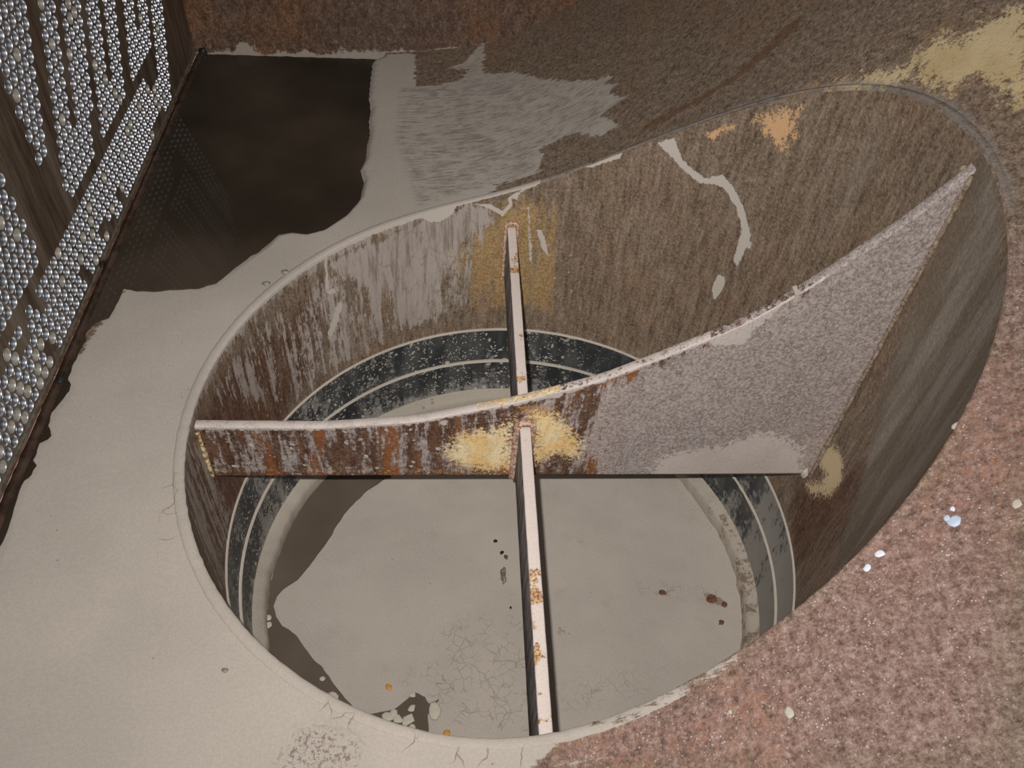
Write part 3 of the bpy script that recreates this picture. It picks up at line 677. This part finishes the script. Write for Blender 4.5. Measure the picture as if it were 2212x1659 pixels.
# heights of the plate's top edge, read where it stands
pt = [(404, 905), (450, 906), (700, 908), (900, 895), (1130, 850), (1300, 805), (1430, 755), (1600, 687), (1750, 600), (1900, 500), (2000, 430), (2092, 350)]
tops = np.array([on_plane(q, 1, PLATE_Y+PLATE_T/2)[[0, 2]] for q in pt])
def plate_top(x): return np.interp(x, tops[:, 0], tops[:, 1])
xp = np.linspace(-0.9999, 0.9999, 520)
ztp = plate_top(xp)
ztp = np.convolve(np.pad(ztp, 20, mode='reflect', reflect_type='odd'), np.hanning(41)/np.hanning(41).sum(), 'valid')
ztp = np.minimum(ztp, shell_z(xp, PLATE_Y)-0.002)
NV = 110
yf, yb_ = PLATE_Y-PLATE_T/2, PLATE_Y+PLATE_T/2
V = []
def clampx(x, y): lim = math.sqrt(max(0, 0.9995-y*y)); return max(-lim, min(lim, x))
def fr(L): return [tuple(on_plane(q, 1, yf)[[0, 2]]) for q in L]
for i, x in enumerate(xp):
    zt = ztp[i]+0.0015*nz(x*25, 1.0)
    colm = [(clampx(x, yf), yf, PLATE_Z+(zt-0.003-PLATE_Z)*k/(NV-1)) for k in range(NV)]
    colm += [(clampx(x, yf), yf+0.003, zt), (clampx(x, 0), PLATE_Y, zt+0.0005), (clampx(x, yb_), yb_-0.003, zt), (clampx(x, yb_), yb_, zt-0.003)]
    colm += [(clampx(x, yb_), yb_, zt-0.003+(PLATE_Z-zt+0.003)*k/30) for k in range(1, 31)]
    V += colm
K = NV+4+30
V = np.array(V); Fc = grid_faces(len(xp), K, False, False)
Fc += [(i*K, i*K+K-1, (i+1)*K+K-1, (i+1)*K)[::1] for i in range(len(xp)-1)]
q = V[:, [0, 2]]; onfront = (V[:, 1] < yf+0.001)
zt_all = np.interp(V[:, 0], xp, ztp); below = zt_all-V[:, 2]
silt = field(q, [(fr([(415, 912), (640, 915), (960, 900), (1130, 865), (1290, 830), (1280, 1025), (1270, 1030), (440, 1030)]), -0.05, 0.04),
                 (fr([(1270, 835), (1430, 770), (1600, 700), (1750, 600), (2092, 312), (2250, 400), (1850, 1060), (1290, 1060)]), 0.85, 0.14)])
solid = field(q, [(fr([(1395, 1000), (1450, 970), (1560, 955), (1640, 925), (1705, 935), (1745, 960), (1745, 1045), (1400, 1045)]), 0.75, 0.12),
                  (fr([(1525, 742), (1545, 705), (1600, 680), (1700, 622), (1705, 640), (1670, 680), (1630, 715), (1610, 745), (1560, 750)]), 0.9, 0.03),
                  (fr([(1000, 900), (1100, 868), (1200, 848), (1290, 820), (1280, 835), (1200, 862), (1130, 875), (1080, 885)]), 0.5, 0.02),
                  (fr([(1480, 740), (1710, 615), (1700, 630), (1500, 745)]), 0.6, 0.02)])
edge = np.clip(1-below/0.013, -1, 1)
solid = np.maximum(solid, np.where(V[:, 0] < 0.75, edge*0.8, -1))
solid = np.where((~onfront) & (below < 0.01), np.where(V[:, 0] < -0.15, 1.0, np.where(V[:, 0] < 0.12, -0.05, np.where(V[:, 0] < 0.5, 0.25, -0.15))), solid)
yellow = field(q, [(fr([(955, 985), (975, 950), (1010, 930), (1060, 925), (1112, 905), (1112, 1012), (1060, 1020), (1000, 1010)]), 0.75, 0.11),
                   (fr([(1150, 930), (1150, 890), (1190, 895), (1230, 925), (1255, 960), (1250, 985), (1200, 980), (1152, 1000)]), 1.0, 0.11),
                   (fr([(640, 1015), (1110, 1010), (1110, 1026), (640, 1026)]), -0.35, 0.02)])
yellow = np.where((~onfront) & (below < 0.01) & (V[:, 0] > -0.15) & (V[:, 0] < 0.1), 0.3, yellow)
orange = field(q, [(fr([(1120, 880), (1150, 868), (1200, 880), (1225, 915), (1180, 930), (1135, 920)]), 0.55, 0.09), (fr([(1050, 900), (1130, 900), (1120, 930), (1050, 930)]), -0.4, 0.04), (fr([(440, 1005), (1110, 1005), (1110, 1030), (440, 1030)]), -0.3, 0.02)])
splash = field(q, [(fr([(440, 915), (1000, 905), (960, 1028), (440, 1028)]), 0.8, 0.05)])
vane = empty('cross_vane', (0, PLATE_Y, PLATE_Z))
tag(vane, 'tall steel vane plate standing across the pipe with a curved top edge', 'vane plate')
mesh_obj('vane_plate', V, Fc, MPL, vane, dict(silt=silt, solid=solid, yellow=yellow, orange=orange, splash=splash))
def bead(name, pts, r, mat, parent, n=8, rough=0.25, seed=0.0):
    """a lumpy run of weld along a polyline"""
    P = []
    for a, b in zip(pts[:-1], pts[1:]):
        a, b = np.array(a, float), np.array(b, float); m = max(2, int(np.linalg.norm(b-a)/0.006))
        P += [a+(b-a)*k/m for k in range(m)]
    P.append(np.array(pts[-1], float)); P = np.array(P)
    for _ in range(3): P[1:-1] = (P[:-2]+2*P[1:-1]+P[2:])/4
    V = []; N_ = len(P)
    for i in range(N_):
        d = P[min(i+1, N_-1)]-P[max(i-1, 0)]; d /= np.linalg.norm(d)+1e-9
        a = np.cross(d, (0.3, 0.2, 0.9)); a /= np.linalg.norm(a)+1e-9; b = np.cross(d, a)
        rr = r*(1+rough*1.6*nz(i*0.27+seed, seed)+0.04*math.sin(i*1.3))*(0.35 if i in (0, N_-1) else 1)
        for k in range(n):
            t = 2*math.pi*k/n; V.append(P[i]+rr*(math.cos(t)*a+math.sin(t)*b))
    Fc = grid_faces(N_, n, False)
    for i in range(N_-1): Fc.append((i*n+n-1, (i+1)*n+n-1, (i+1)*n, i*n))
    Fc += [tuple(range(n))[::-1], tuple((N_-1)*n+k for k in range(n))]
    return mesh_obj(name, np.array(V), Fc, mat, parent)
xr = math.sqrt(1-yf*yf)
MWG = mat_weld(((0.13, 0.085, 0.055, 1), (0.34, 0.265, 0.20, 1))); MWG.name = 'grey_weld_bead'
bead('weld_seam', [(xr-0.006, yf-0.006, z) for z in np.linspace(PLATE_Z-0.01, float(ztp[-1])-0.01, 30)], 0.0065, MWG, vane, seed=2.0)
bead('weld_seam', [(-xr+0.006, yf-0.006, z) for z in np.linspace(PLATE_Z, float(ztp[0])-0.012, 12)], 0.007, mat_weld(((0.16, 0.07, 0.03, 1), (0.80, 0.66, 0.38, 1))), vane, seed=5.0)
bead('weld_seam', [(xr-0.006, yb_+0.006, z) for z in np.linspace(PLATE_Z, float(ztp[-1])-0.01, 30)], 0.008, MWG, vane, seed=3.0)
# pale lug of silt hanging at the plate's lower right corner
c0 = on_plane((1742, 1018), 1, yf)
def blob(name, c, r, mat, parent=None, seed=0.0, origin=None, sub=3, amp=0.25):
    bm = bmesh.new(); bmesh.ops.create_icosphere(bm, subdivisions=sub, radius=1.0)
    for v in bm.verts:
        d = 1+amp*nz(v.co.x*1.6+seed, v.co.y*1.6, v.co.z*1.6+seed)
        v.co = Vector((v.co.x*r[0]*d*S, v.co.y*r[1]*d*S, v.co.z*r[2]*d*S))
    me = bpy.data.meshes.new(name); bm.to_mesh(me); bm.free(); me.materials.append(mat); me.polygons.foreach_set('use_smooth', [True]*len(me.polygons))
    o = bpy.data.objects.new(name, me); col.objects.link(o)
    if parent: o.parent = parent; o.location = Vector(c)*S-parent.location
    else: o.location = Vector(c)*S
    return o
blob('silt_lump', (c0[0]-0.004, yf-0.004, c0[2]-0.008), (0.011, 0.012, 0.024), MSL, vane, 3.0)
# narrow pale notch in the top edge
nq = on_plane((1738, 603), 1, yf)
zq = float(np.interp(nq[0], xp, ztp))
mesh_obj('silt_filled_notch', [(nq[0]-0.007, yf-0.002, zq-0.030), (nq[0]+0.004, yf-0.002, zq-0.032), (nq[0]+0.002, yf-0.002, zq+0.0015), (nq[0]-0.008, yf-0.002, zq-0.003), (nq[0]-0.007, yb_+0.001, zq-0.030), (nq[0]+0.004, yb_+0.001, zq-0.032), (nq[0]+0.002, yb_+0.001, zq+0.0025), (nq[0]-0.008, yb_+0.001, zq-0.002)], [(0, 1, 2, 3), (7, 6, 5, 4), (0, 3, 7, 4), (1, 5, 6, 2), (3, 2, 6, 7), (0, 4, 5, 1)], MSL, vane, smooth=False)['label'] = 'pale silt-filled notch'

# ------------------------------------------------------------------ brace bars
BW = 0.0172
def bar(name, ya, yb, label):
    n = 120; prof = []; V = []
    for i in range(n):
        y = ya+(yb-ya)*i/(n-1); w = BW+0.0008*nz(y*20, 2.0)
        x = BAR_X
        for dx, dz in ((-w, -0.262), (-w, -0.13), (-w, -0.003), (-w+0.003, 0), (0, 0.0008), (w-0.003, 0), (w, -0.003), (w, -0.13), (w, -0.262)):
            V.append((x+dx, y, BAR_Z+dz+0.0006*nz(y*30, dx*50)))
    K = 9; Fc = grid_faces(n, K, False, False)+[(i*K, i*K+K-1, (i+1)*K+K-1, (i+1)*K) for i in range(n-1)]
    Fc += [tuple(range(K)), tuple((n-1)*K+k for k in range(K))[::-1]]
    e = empty(name, (BAR_X, (ya+yb)/2, BAR_Z-0.262)); tag(e, label, 'brace bar')
    o = mesh_obj('bar', V, Fc, MBAR, e)
    bv = o.modifiers.new('bevel', 'BEVEL'); bv.width = 0.001; bv.segments = 2; bv.limit_method = 'ANGLE'
    return e
yfar = math.sqrt(1-BAR_X**2)-0.001
b1 = bar('brace_bar', -yfar, yf-0.001, 'near brace bar running from the vane plate toward the camera side of the pipe')
b2 = bar('brace_bar', yb_+0.001, yfar, 'far brace bar running from the vane plate to the back of the pipe wall')
def collar(y, s, parent, wl=0.031, wr=0.030, top=0.024, r=0.0070, seed=0.0, mat=MW):
    z0 = BAR_Z-0.262
    pts = [(BAR_X-wl-0.006, y, z0)]+[(BAR_X-wl+0.002*k/5, y, z0+(0.262-0.012)*k/5) for k in range(6)]
    for a in np.linspace(180, 90, 6): pts.append((BAR_X-wl+0.018+0.016*math.cos(math.radians(a)), y, BAR_Z+0.006+0.016*math.sin(math.radians(a))))
    for a in np.linspace(90, 0, 6): pts.append((BAR_X+wr-0.018+0.016*math.cos(math.radians(a)), y, BAR_Z+0.006+0.016*math.sin(math.radians(a))))
    pts += [(BAR_X+wr-0.010*k/5, y, BAR_Z-(0.262)*k/5) for k in range(1, 6)]
    return bead('weld_collar', pts, r, mat, parent, seed=seed)
collar(yf-0.003, -1, b1, seed=4.0)
collar(yf-0.007, -1, b1, wl=0.0245, wr=0.0235, r=0.0062, seed=8.0)
collar(yb_+0.003, 1, b2, wl=0.025, wr=0.025, r=0.007, seed=6.0)
collar(math.sqrt(1-0.03**2)-0.004, 1, b2, wl=0.025, wr=0.025, r=0.007, seed=7.0)

# ------------------------------------------------------------------ tube sheet
def filled(i, r):
    c = 2*i-r
    if r > 5 or i > 42: return False
    if r >= 2:
        if (r, c) in ((4, 8), (5, 9), (4, 24), (5, 25), (5, 45), (4, 44), (4, 34), (4, 36), (5, 37), (5, 39), (5, 67), (5, 69)): return False
        if r == 4 and c > 80: return False
        if r == 5 and c > 79: return False
        if r == 3 and c > 81: return False
        if r == 5 and c in (71, 73): return False
        return c > -30
    if r == 1: return (i >= 39) or (c <= 69 and c not in (3, 5, 11) and c > -12)
    if r == 0: return (i >= 39) or (c <= 68 and c not in (6, 10) and c >= 0)
    if r == -1: return 39 <= i <= 42
    if i >= 39: return True
    if r >= -9 and c <= 15: return True if c > -30 else False
    if r <= -7 and c >= 25 and i <= 10: return True
    if 13 <= i <= 15: return not (r == -2 and i < 14)
    if i == 16: return r >= -5
    if 17 <= i <= 20: return not (r >= -4 and i > 19)
    if 22 <= i <= 24 or 26 <= i <= 28: return True
    if i == 25: return r >= -4
    if 31 <= i <= 33 or 35 <= i <= 37: return True
    if i == 34: return r >= -4
    return False
def cell(i, r):
    j = r-i; return LAT_Y+LAT_A*(0.5*i-0.5*j), LAT_Z-LAT_A*0.8660254*r
ZLO, ZHI, YLO = 0.003, 2.6, -1.3
sheet = empty('tube_sheet', (SHEET_X, 0.5, 0))
tag(sheet, 'upright brown steel tube sheet pierced by rows of open tubes on the left', 'tube sheet')
V = []; Fc = []; tubes = []
RH = 0.445*LAT_A
rmin = int((LAT_Z-ZHI)/(LAT_A*0.866))-1
for r in range(rmin, 8):
    for i in range(-40, 60):
        y, z = cell(i, r)
        if y < YLO-LAT_A or y > BACK_Y+LAT_A or z > ZHI+LAT_A or z < ZLO-LAT_A: continue
        hexv = [(y+LAT_A/math.sqrt(3)*math.cos(math.radians(30+60*k)), z+LAT_A/math.sqrt(3)*math.sin(math.radians(30+60*k))) for k in range(6)]
        cl = lambda p: (min(max(p[0], YLO), BACK_Y), min(max(p[1], ZLO), ZHI))
        inside = (YLO+LAT_A*0.6 < y < BACK_Y-LAT_A*0.6 and ZLO+LAT_A*0.5 < z < ZHI-LAT_A*0.6)
        n0 = len(V)
        if r >= -21 and filled(i, r) and inside:
            for k in range(24):
                a = math.radians(30+15*k); e = hexv[k//4]; f = hexv[(k//4+1) % 6]; t = (k % 4)/4
                p = (e[0]+(f[0]-e[0])*t, e[1]+(f[1]-e[1])*t); V.append((SHEET_X, *cl(p)))
            for k in range(24):
                a = math.radians(30+15*k); V.append((SHEET_X, y+RH*math.cos(a), z+RH*math.sin(a)))
            for k in range(24):
                k2 = (k+1) % 24; Fc.append((n0+k, n0+k2, n0+24+k2, n0+24+k))
            tubes.append((y, z, i, r))
        else:
            pts = [cl(p) for p in hexv]
            if max(p[0] for p in pts)-min(p[0] for p in pts) < 1e-5 or max(p[1] for p in pts)-min(p[1] for p in pts) < 1e-5: continue
            for p in pts: V.append((SHEET_X, *p))
            Fc.append(tuple(range(n0, n0+6)))
V = np.array(V)
bm = bmesh.new(); vv = [bm.verts.new(Vector(v)*S) for v in V]
for f in Fc:
    try: bm.faces.new([vv[k] for k in f])
    except ValueError: pass
bmesh.ops.remove_doubles(bm, verts=list(bm.verts), dist=1e-6)
bmesh.ops.dissolve_degenerate(bm, edges=list(bm.edges), dist=1e-6)
bm.normal_update()
me = bpy.data.meshes.new('sheet_face'); bm.to_mesh(me); bm.free()
me.materials.append(mat_sheet())
at = me.attributes.new('silt', 'FLOAT', 'POINT'); co = np.zeros(len(me.vertices)*3, np.float32); me.vertices.foreach_get('co', co); co = co.reshape(-1, 3)/S
at.data.foreach_set('value', (-0.75+0.95*np.exp(-np.maximum(co[:, 2], 0)/0.07)).astype(np.float32))
so = bpy.data.objects.new('sheet_face', me); col.objects.link(so); so.parent = sheet; so.location = -sheet.location
for p in me.polygons:
    if p.normal.x < 0: p.flip()
# bottom edge of the sheet, a chamfered lip
sweepV, sweepF = sweep([((SHEET_X, y, 0.0), (1, 0, 0), (0, 0, 1)) for y in np.linspace(YLO, BACK_Y, 40)], [(0.003, 0.012), (-0.03, 0.012), (-0.03, -0.012), (0.003, -0.0005), (0.005, 0.004)])
mesh_obj('sheet_edge', sweepV, sweepF, mat_flat('edge_steel', (0.16, 0.145, 0.11), 0.55, 0.2, 0.35, 50), sheet, smooth=False)

MT, MTS, MDK = mat_tube('bright_tube_metal', False), mat_tube('silt_filmed_tube', True), mat_flat('bore_depth_shade', (0.012, 0.012, 0.015), 0.5, 0, 0.1)  # near-black end discs stand in for the shade deep in the bores
def tube_geo(full=True, plug=False):
    V = []; n = 24
    A_ = LAT_A
    prof = [(0.0, 0.450), (0.016, 0.448), (0.022, 0.440), (0.015, 0.430), (-0.06, 0.412), (-0.16, 0.392), (-0.30, 0.376), (-0.48, 0.370), (-1.2, 0.368), (-2.6, 0.368), (-5.0, 0.368)]
    for x, r in prof:
        for k in range(n):
            t = 2*math.pi*k/n; V.append((x*A_, r*A_*math.cos(t), r*A_*math.sin(t)))
    Fc = []; mi = []
    for a in range(len(prof)-1):
        for k in range(n):
            k2 = (k+1) % n; Fc.append((a*n+k, a*n+k2, (a+1)*n+k2, (a+1)*n+k)); mi.append(0)
    L = (len(prof)-1)*n
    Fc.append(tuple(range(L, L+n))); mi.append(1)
    return np.array(V), Fc, mi
tv, tf, tmi = tube_geo()
def tube_mesh(mat, name='tube_end'):
    me = bpy.data.meshes.new(name); me.from_pydata((tv*S).tolist(), [], tf); me.materials.append(mat); me.materials.append(MDK)
    me.polygons.foreach_set('material_index', tmi); me.polygons.foreach_set('use_smooth', [True]*len(tf)); return me
TM = [tube_mesh(MT), tube_mesh(MTS)]
camd = lambda t: (t[0]-CAM[1])**2+(t[1]-CAM[2])**2+(SHEET_X-CAM[0])**2
def px(P):
    q_ = (np.array(P)-CAM)@RM; return W/2+F*q_[0]/-q_[2], H/2-F*q_[1]/-q_[2]
inview = []; rest = []
for t in tubes:
    u, v = px((SHEET_X, t[0], t[1]))
    (inview if (-4 < u < W+4 and -4 < v < H+4) else rest).append(t)
inview.sort(key=camd)
def is_silty(t):
    h = math.sin(t[2]*127.1+t[3]*311.7)*43758.5453; h -= math.floor(h)
    pr = 0.05+(0.10 if t[3] >= 3 else 0.06 if t[3] >= 1 else 0)+(0.22 if (t[3] >= 2 and t[0] < 0.25) else 0)
    return h < pr
for t in inview[:100]:
    o = bpy.data.objects.new('tube_end', TM[1 if is_silty(t) else 0]); col.objects.link(o); o.parent = sheet
    o.location = Vector((SHEET_X, t[0], t[1]))*S-sheet.location
    h = math.sin(t[2]*12.9+t[3]*78.2)*4375.85; h -= math.floor(h)
    o.rotation_euler = (h*6.28, (h-0.5)*0.04, (0.5-((h*7) % 1))*0.04)
    if is_silty(t): o['label'] = 'dull silt-filmed tube end'
VV = []; FF = []; MI = []
for t in inview[100:]+rest:
    n0 = len(VV); VV += (tv+np.array((SHEET_X, t[0], t[1]))).tolist(); FF += [tuple(n0+k for k in f) for f in tf]
    s_ = is_silty(t); MI += [(2 if (s_ and m_ == 0) else m_) for m_ in tmi]
o = mesh_obj('tube_ends', np.array(VV), FF, [MT, MDK, MTS], sheet); o.data.polygons.foreach_set('material_index', MI); o['kind'] = 'stuff'

# flange strip and red gasket line at the foot of the sheet
pts = [((-1.405+0.0015*nz(y*9, 3.0)), y) for y in np.linspace(-1.3, BACK_Y-0.02, 160)]
V = []
for x, y in pts: V += [(SHEET_X+0.016, y, 0.001), (SHEET_X+0.017, y, 0.0112), (x-0.002, y, 0.0105), (x, y, 0.006)]
tag(mesh_obj('trim_1', V, grid_faces(160, 4, False, True), mat_flat('wet_flange_steel', (0.055, 0.034, 0.024), 0.22, 0.1, 0.4, 30)), 'dark wet flange edge between the tube sheet and the silt', kind='structure')
P = []
for k in range(420):
    y = -1.0+(2.05+1.0)*k/419; P.append((SHEET_X+0.013+0.0022*nz(y*4.5, 8.0)+0.0008*nz(y*21, 1.0), y, 0.0135+0.001*nz(y*7, 4.0)))
V = []; nn = 6
for i, p in enumerate(P):
    for k in range(nn): a = 2*math.pi*k/nn; V.append((p[0]+0.0017*math.cos(a), p[1], p[2]+0.0015*math.sin(a)))
Fc = grid_faces(420, nn, False)+[(i*nn+nn-1, (i+1)*nn+nn-1, (i+1)*nn, i*nn) for i in range(419)]+[tuple(range(nn))[::-1], tuple(419*nn+k for k in range(nn))]
g_ = mesh_obj('gasket_cord', V, Fc, mat_flat('red_gasket', (0.17, 0.045, 0.022), 0.5, 0, 0.4, 40), None, origin=(SHEET_X, 0, 0))
tag(g_, 'thin wavy red-orange gasket strand along the foot of the tube sheet', 'gasket')

# ------------------------------------------------------------------ small loose things
MBLK = mat_flat('black_debris_and_shade', (0.018, 0.018, 0.016), 0.35, 0, 0.3)  # debris, and the corner blob that stands in for a shaded gap
MSTN = mat_flat('grey_stone', (0.22, 0.21, 0.19), 0.7, 0, 0.35, 120)
MCHIP = mat_flat('pale_silt_chip', (0.50, 0.46, 0.38), 0.8, 0, 0.06)
MPNT = mat_flat('white_paint_chip', (0.74, 0.76, 0.84), 0.45, 0, 0.06)
MBLU = mat_flat('bluish_chip', (0.52, 0.60, 0.72), 0.45, 0, 0.1)
MRST = mat_flat('rust_flake', (0.14, 0.065, 0.035), 0.7, 0, 0.35, 120)
MORG = mat_flat('orange_flake', (0.55, 0.26, 0.05), 0.6, 0, 0.15)
MGRN = mat_flat('greenish_clump', (0.17, 0.165, 0.115), 0.5, 0, 0.5, 90)
def chip(name, P, r, h, mat, label, cat, group=None, seed=0.0, asp=1.0, rot=0.0, n=9, tilt=(0, 0)):
    """a thin irregular flake with a rounded edge, lying at P"""
    V = []; rad = [r*(0.72+0.45*(0.5+nz(k*1.7+seed, seed*2+0.3))) for k in range(n)]
    for lv, (sc, z) in enumerate(((0.9, 0), (1.0, 0.35), (0.93, 0.85), (0.6, 1.0))):
        for k in range(n):
            a = 2*math.pi*k/n; x, y = rad[k]*sc*math.cos(a)*asp, rad[k]*sc*math.sin(a)/asp
            V.append((x*math.cos(rot)-y*math.sin(rot), x*math.sin(rot)+y*math.cos(rot), z*h))
    Fc = [(l*n+k, l*n+(k+1) % n, (l+1)*n+(k+1) % n, (l+1)*n+k) for l in range(3) for k in range(n)]+[tuple(3*n+k for k in range(n)), tuple(range(n))[::-1]]
    m = bpy.data.meshes.new(name); m.from_pydata((np.array(V)*S).tolist(), [], Fc); m.materials.append(mat)
    m.polygons.foreach_set('use_smooth', [True]*len(Fc))
    o = bpy.data.objects.new(name, m); col.objects.link(o); o.location = Vector(P)*S; o.rotation_euler = (tilt[0], tilt[1], 0)
    return tag(o, label, cat, group)
def shell_tilt(P):
    e = 0.02; dx = (shell_z(P[0]+e, P[1])-shell_z(P[0]-e, P[1]))/(2*e); dy = (shell_z(P[0], P[1]+e)-shell_z(P[0], P[1]-e))/(2*e)
    return (math.atan(float(dy)), -math.atan(float(dx)))
for (q_, r_, lab, sd) in (((576, 614), 0.014, 'small dark-edged stone by the pipe rim, the lower of the two', 1.0), ((616, 589), 0.0135, 'small dark-edged stone by the pipe rim, the upper of the two', 2.0), ((487, 1449), 0.008, 'grey pebble alone on the silt at the lower left of the pipe mouth', 3.0)):
    P = on_shell(q_); blob('pebble', (P[0], P[1], P[2]+0.003), (r_, r_*0.75, r_*0.6), MSTN, None, sd, sub=2, amp=0.5)
    tag(bpy.context.scene.objects[-1] if False else col.objects[-1], lab, 'stone', 'pebbles on the upper silt')
for (q_, r_, sd, lab) in (((222, 573), 0.011, 2.5, 'black lump of debris on the flange at the puddle corner'), ((132, 818), 0.013, 6.5, 'black lump of debris on the flange at the narrow wet strip')):
    P = on_plane(q_, 2, 0.010); o = blob('debris_and_shade_lump', (P[0], P[1], 0.015), (r_, r_*1.6, r_*0.55), MBLK, None, sd, sub=2, amp=0.7); tag(o, lab, 'debris', 'debris lumps on the flange')
P = on_plane((441, 118), 2, 0.004); o = blob('debris_and_shade_lump', (P[0], P[1]-0.006, 0.012), (0.020, 0.012, 0.034), MBLK, None, 9.0, sub=2, amp=0.6)  # black blob put in for the dark gap between sheet and wall
tag(o, 'black lump standing in for the shaded gap in the far corner between tube sheet and end wall', 'debris', 'debris lumps on the flange')
fl_ = [((838, 1549), 11, 'pale silt flake in the lower brown water, nearest the left end of the flake row'), ((851, 1541), 9, 'small pale flake just above the flake row in the brown water'), ((859, 1553), 10, 'pale flake in the brown water between its two row neighbours'), ((881, 1556), 13, 'elongated upright pale flake at the right end of the flake row'), ((720, 1507), 12, 'pale flake by itself against the pipe rim over brown water'), ((697, 1467), 6, 'tiny pale flake alone in the middle of the brown water'), ((939, 1536), 17, 'largest pale flake, on the silt right of the brown water tip'), ((891, 1502), 7, 'small pale flake at the upper tip of the dark patch'), ((889, 1531), 8, 'flat pale flake inside the dark patch beside the tip'), ((579, 1335), 8, 'pale crumb at the silt ledge, highest of the left cluster'), ((578, 1352), 10, 'pale crumb at the silt ledge, lowest of the left cluster'), ((890, 1574), 9, 'pale flake at the rim edge beneath the elongated flake')]
for k, (q_, r_, lab) in enumerate(fl_):
    P = on_plane(q_, 2, ZB+0.009); chip('silt_flake', P, r_/560.0, 0.006, MCHIP, lab, 'silt flake', 'pale silt flakes in the lower puddle', k*3.1, 1.15, k*1.3)
pc = [((1901, 1197), 10, MPNT, 'bright white paint chip on the red rust just outside the pipe rim'), ((1874, 1228), 9, MPNT, 'dull white chip just below the bright one on the red rust'), ((2058, 1101), 6, MPNT, 'small white chip above the bluish one on the right shell'), ((2062, 1127), 14, MBLU, 'bluish-white paint chip, the biggest on the right shell'), ((2046, 1120), 8, MBLU, 'small bluish chip touching the left side of the big bluish chip'), ((1706, 1541), 12, MCHIP, 'round pale chip on the red rust low in the photo'), ((2070, 922), 11, MCHIP, 'pale cream chip stuck to the shell by the upper right rim'), ((2196, 1090), 10, MCHIP, 'cream chip at the right edge of the photo'), ((1578, 1539), 5, MCHIP, 'tiny pale chip left of the round pale chip on the rust')]
for k, (q_, r_, mt, lab) in enumerate(pc):
    P = on_shell(q_); d = np.linalg.norm(P-CAM); chip('paint_chip', P+np.array((0, 0, 0.001)), r_*d/F*0.95, 0.004, mt, lab, 'chip', 'loose chips on the rusty shell', 5+k*2.3, 1.1, k, tilt=shell_tilt(P))
P = on_plane((1087, 1243), 2, ZB); o = blob('mud_clump', (P[0], P[1], ZB+0.004), (0.012, 0.030, 0.010), MGRN, None, 4.0, amp=0.6); tag(o, 'greenish wet clump on the silt bed left of the near bar', 'clump')
for k, (q_, r_, mt, lab) in enumerate([((1070, 1169), 5, MBLK, 'dark curved crumb on the silt bed, highest left of the near bar'), ((1084, 1194), 5, MBLK, 'dark oval crumb on the silt bed above the greenish clump'), ((1093, 1204), 6, MRST, 'brown irregular crumb just under the dark oval one'), ((1431, 1281), 8, MRST, 'small rust flake on the silt bed right of the near bar'), ((1537, 1293), 13, MRST, 'larger rust flake in the stain near the right side of the bed'), ((1565, 1306), 8, MRST, 'dark rust flake right of the larger one by the bed edge'), ((840, 1484), 7, MORG, 'orange speck on the silt bed above the dark patch'), ((965, 1583), 7, MORG, 'orange speck on the silt bed at the near pipe rim'), ((1558, 1345), 7, MRST, 'lone brown crumb low on the right side of the bed'), ((1103, 1313), 3, MBLK, 'tiny dark crumb below the greenish clump')]):
    P = on_plane(q_, 2, ZB+0.002); chip('crumb', (P[0], P[1], ZB+0.0015), r_/560.0, 0.005, mt, lab, 'crumb', 'crumbs on the silt bed', 11+k*1.7, 1.1, k*0.9)
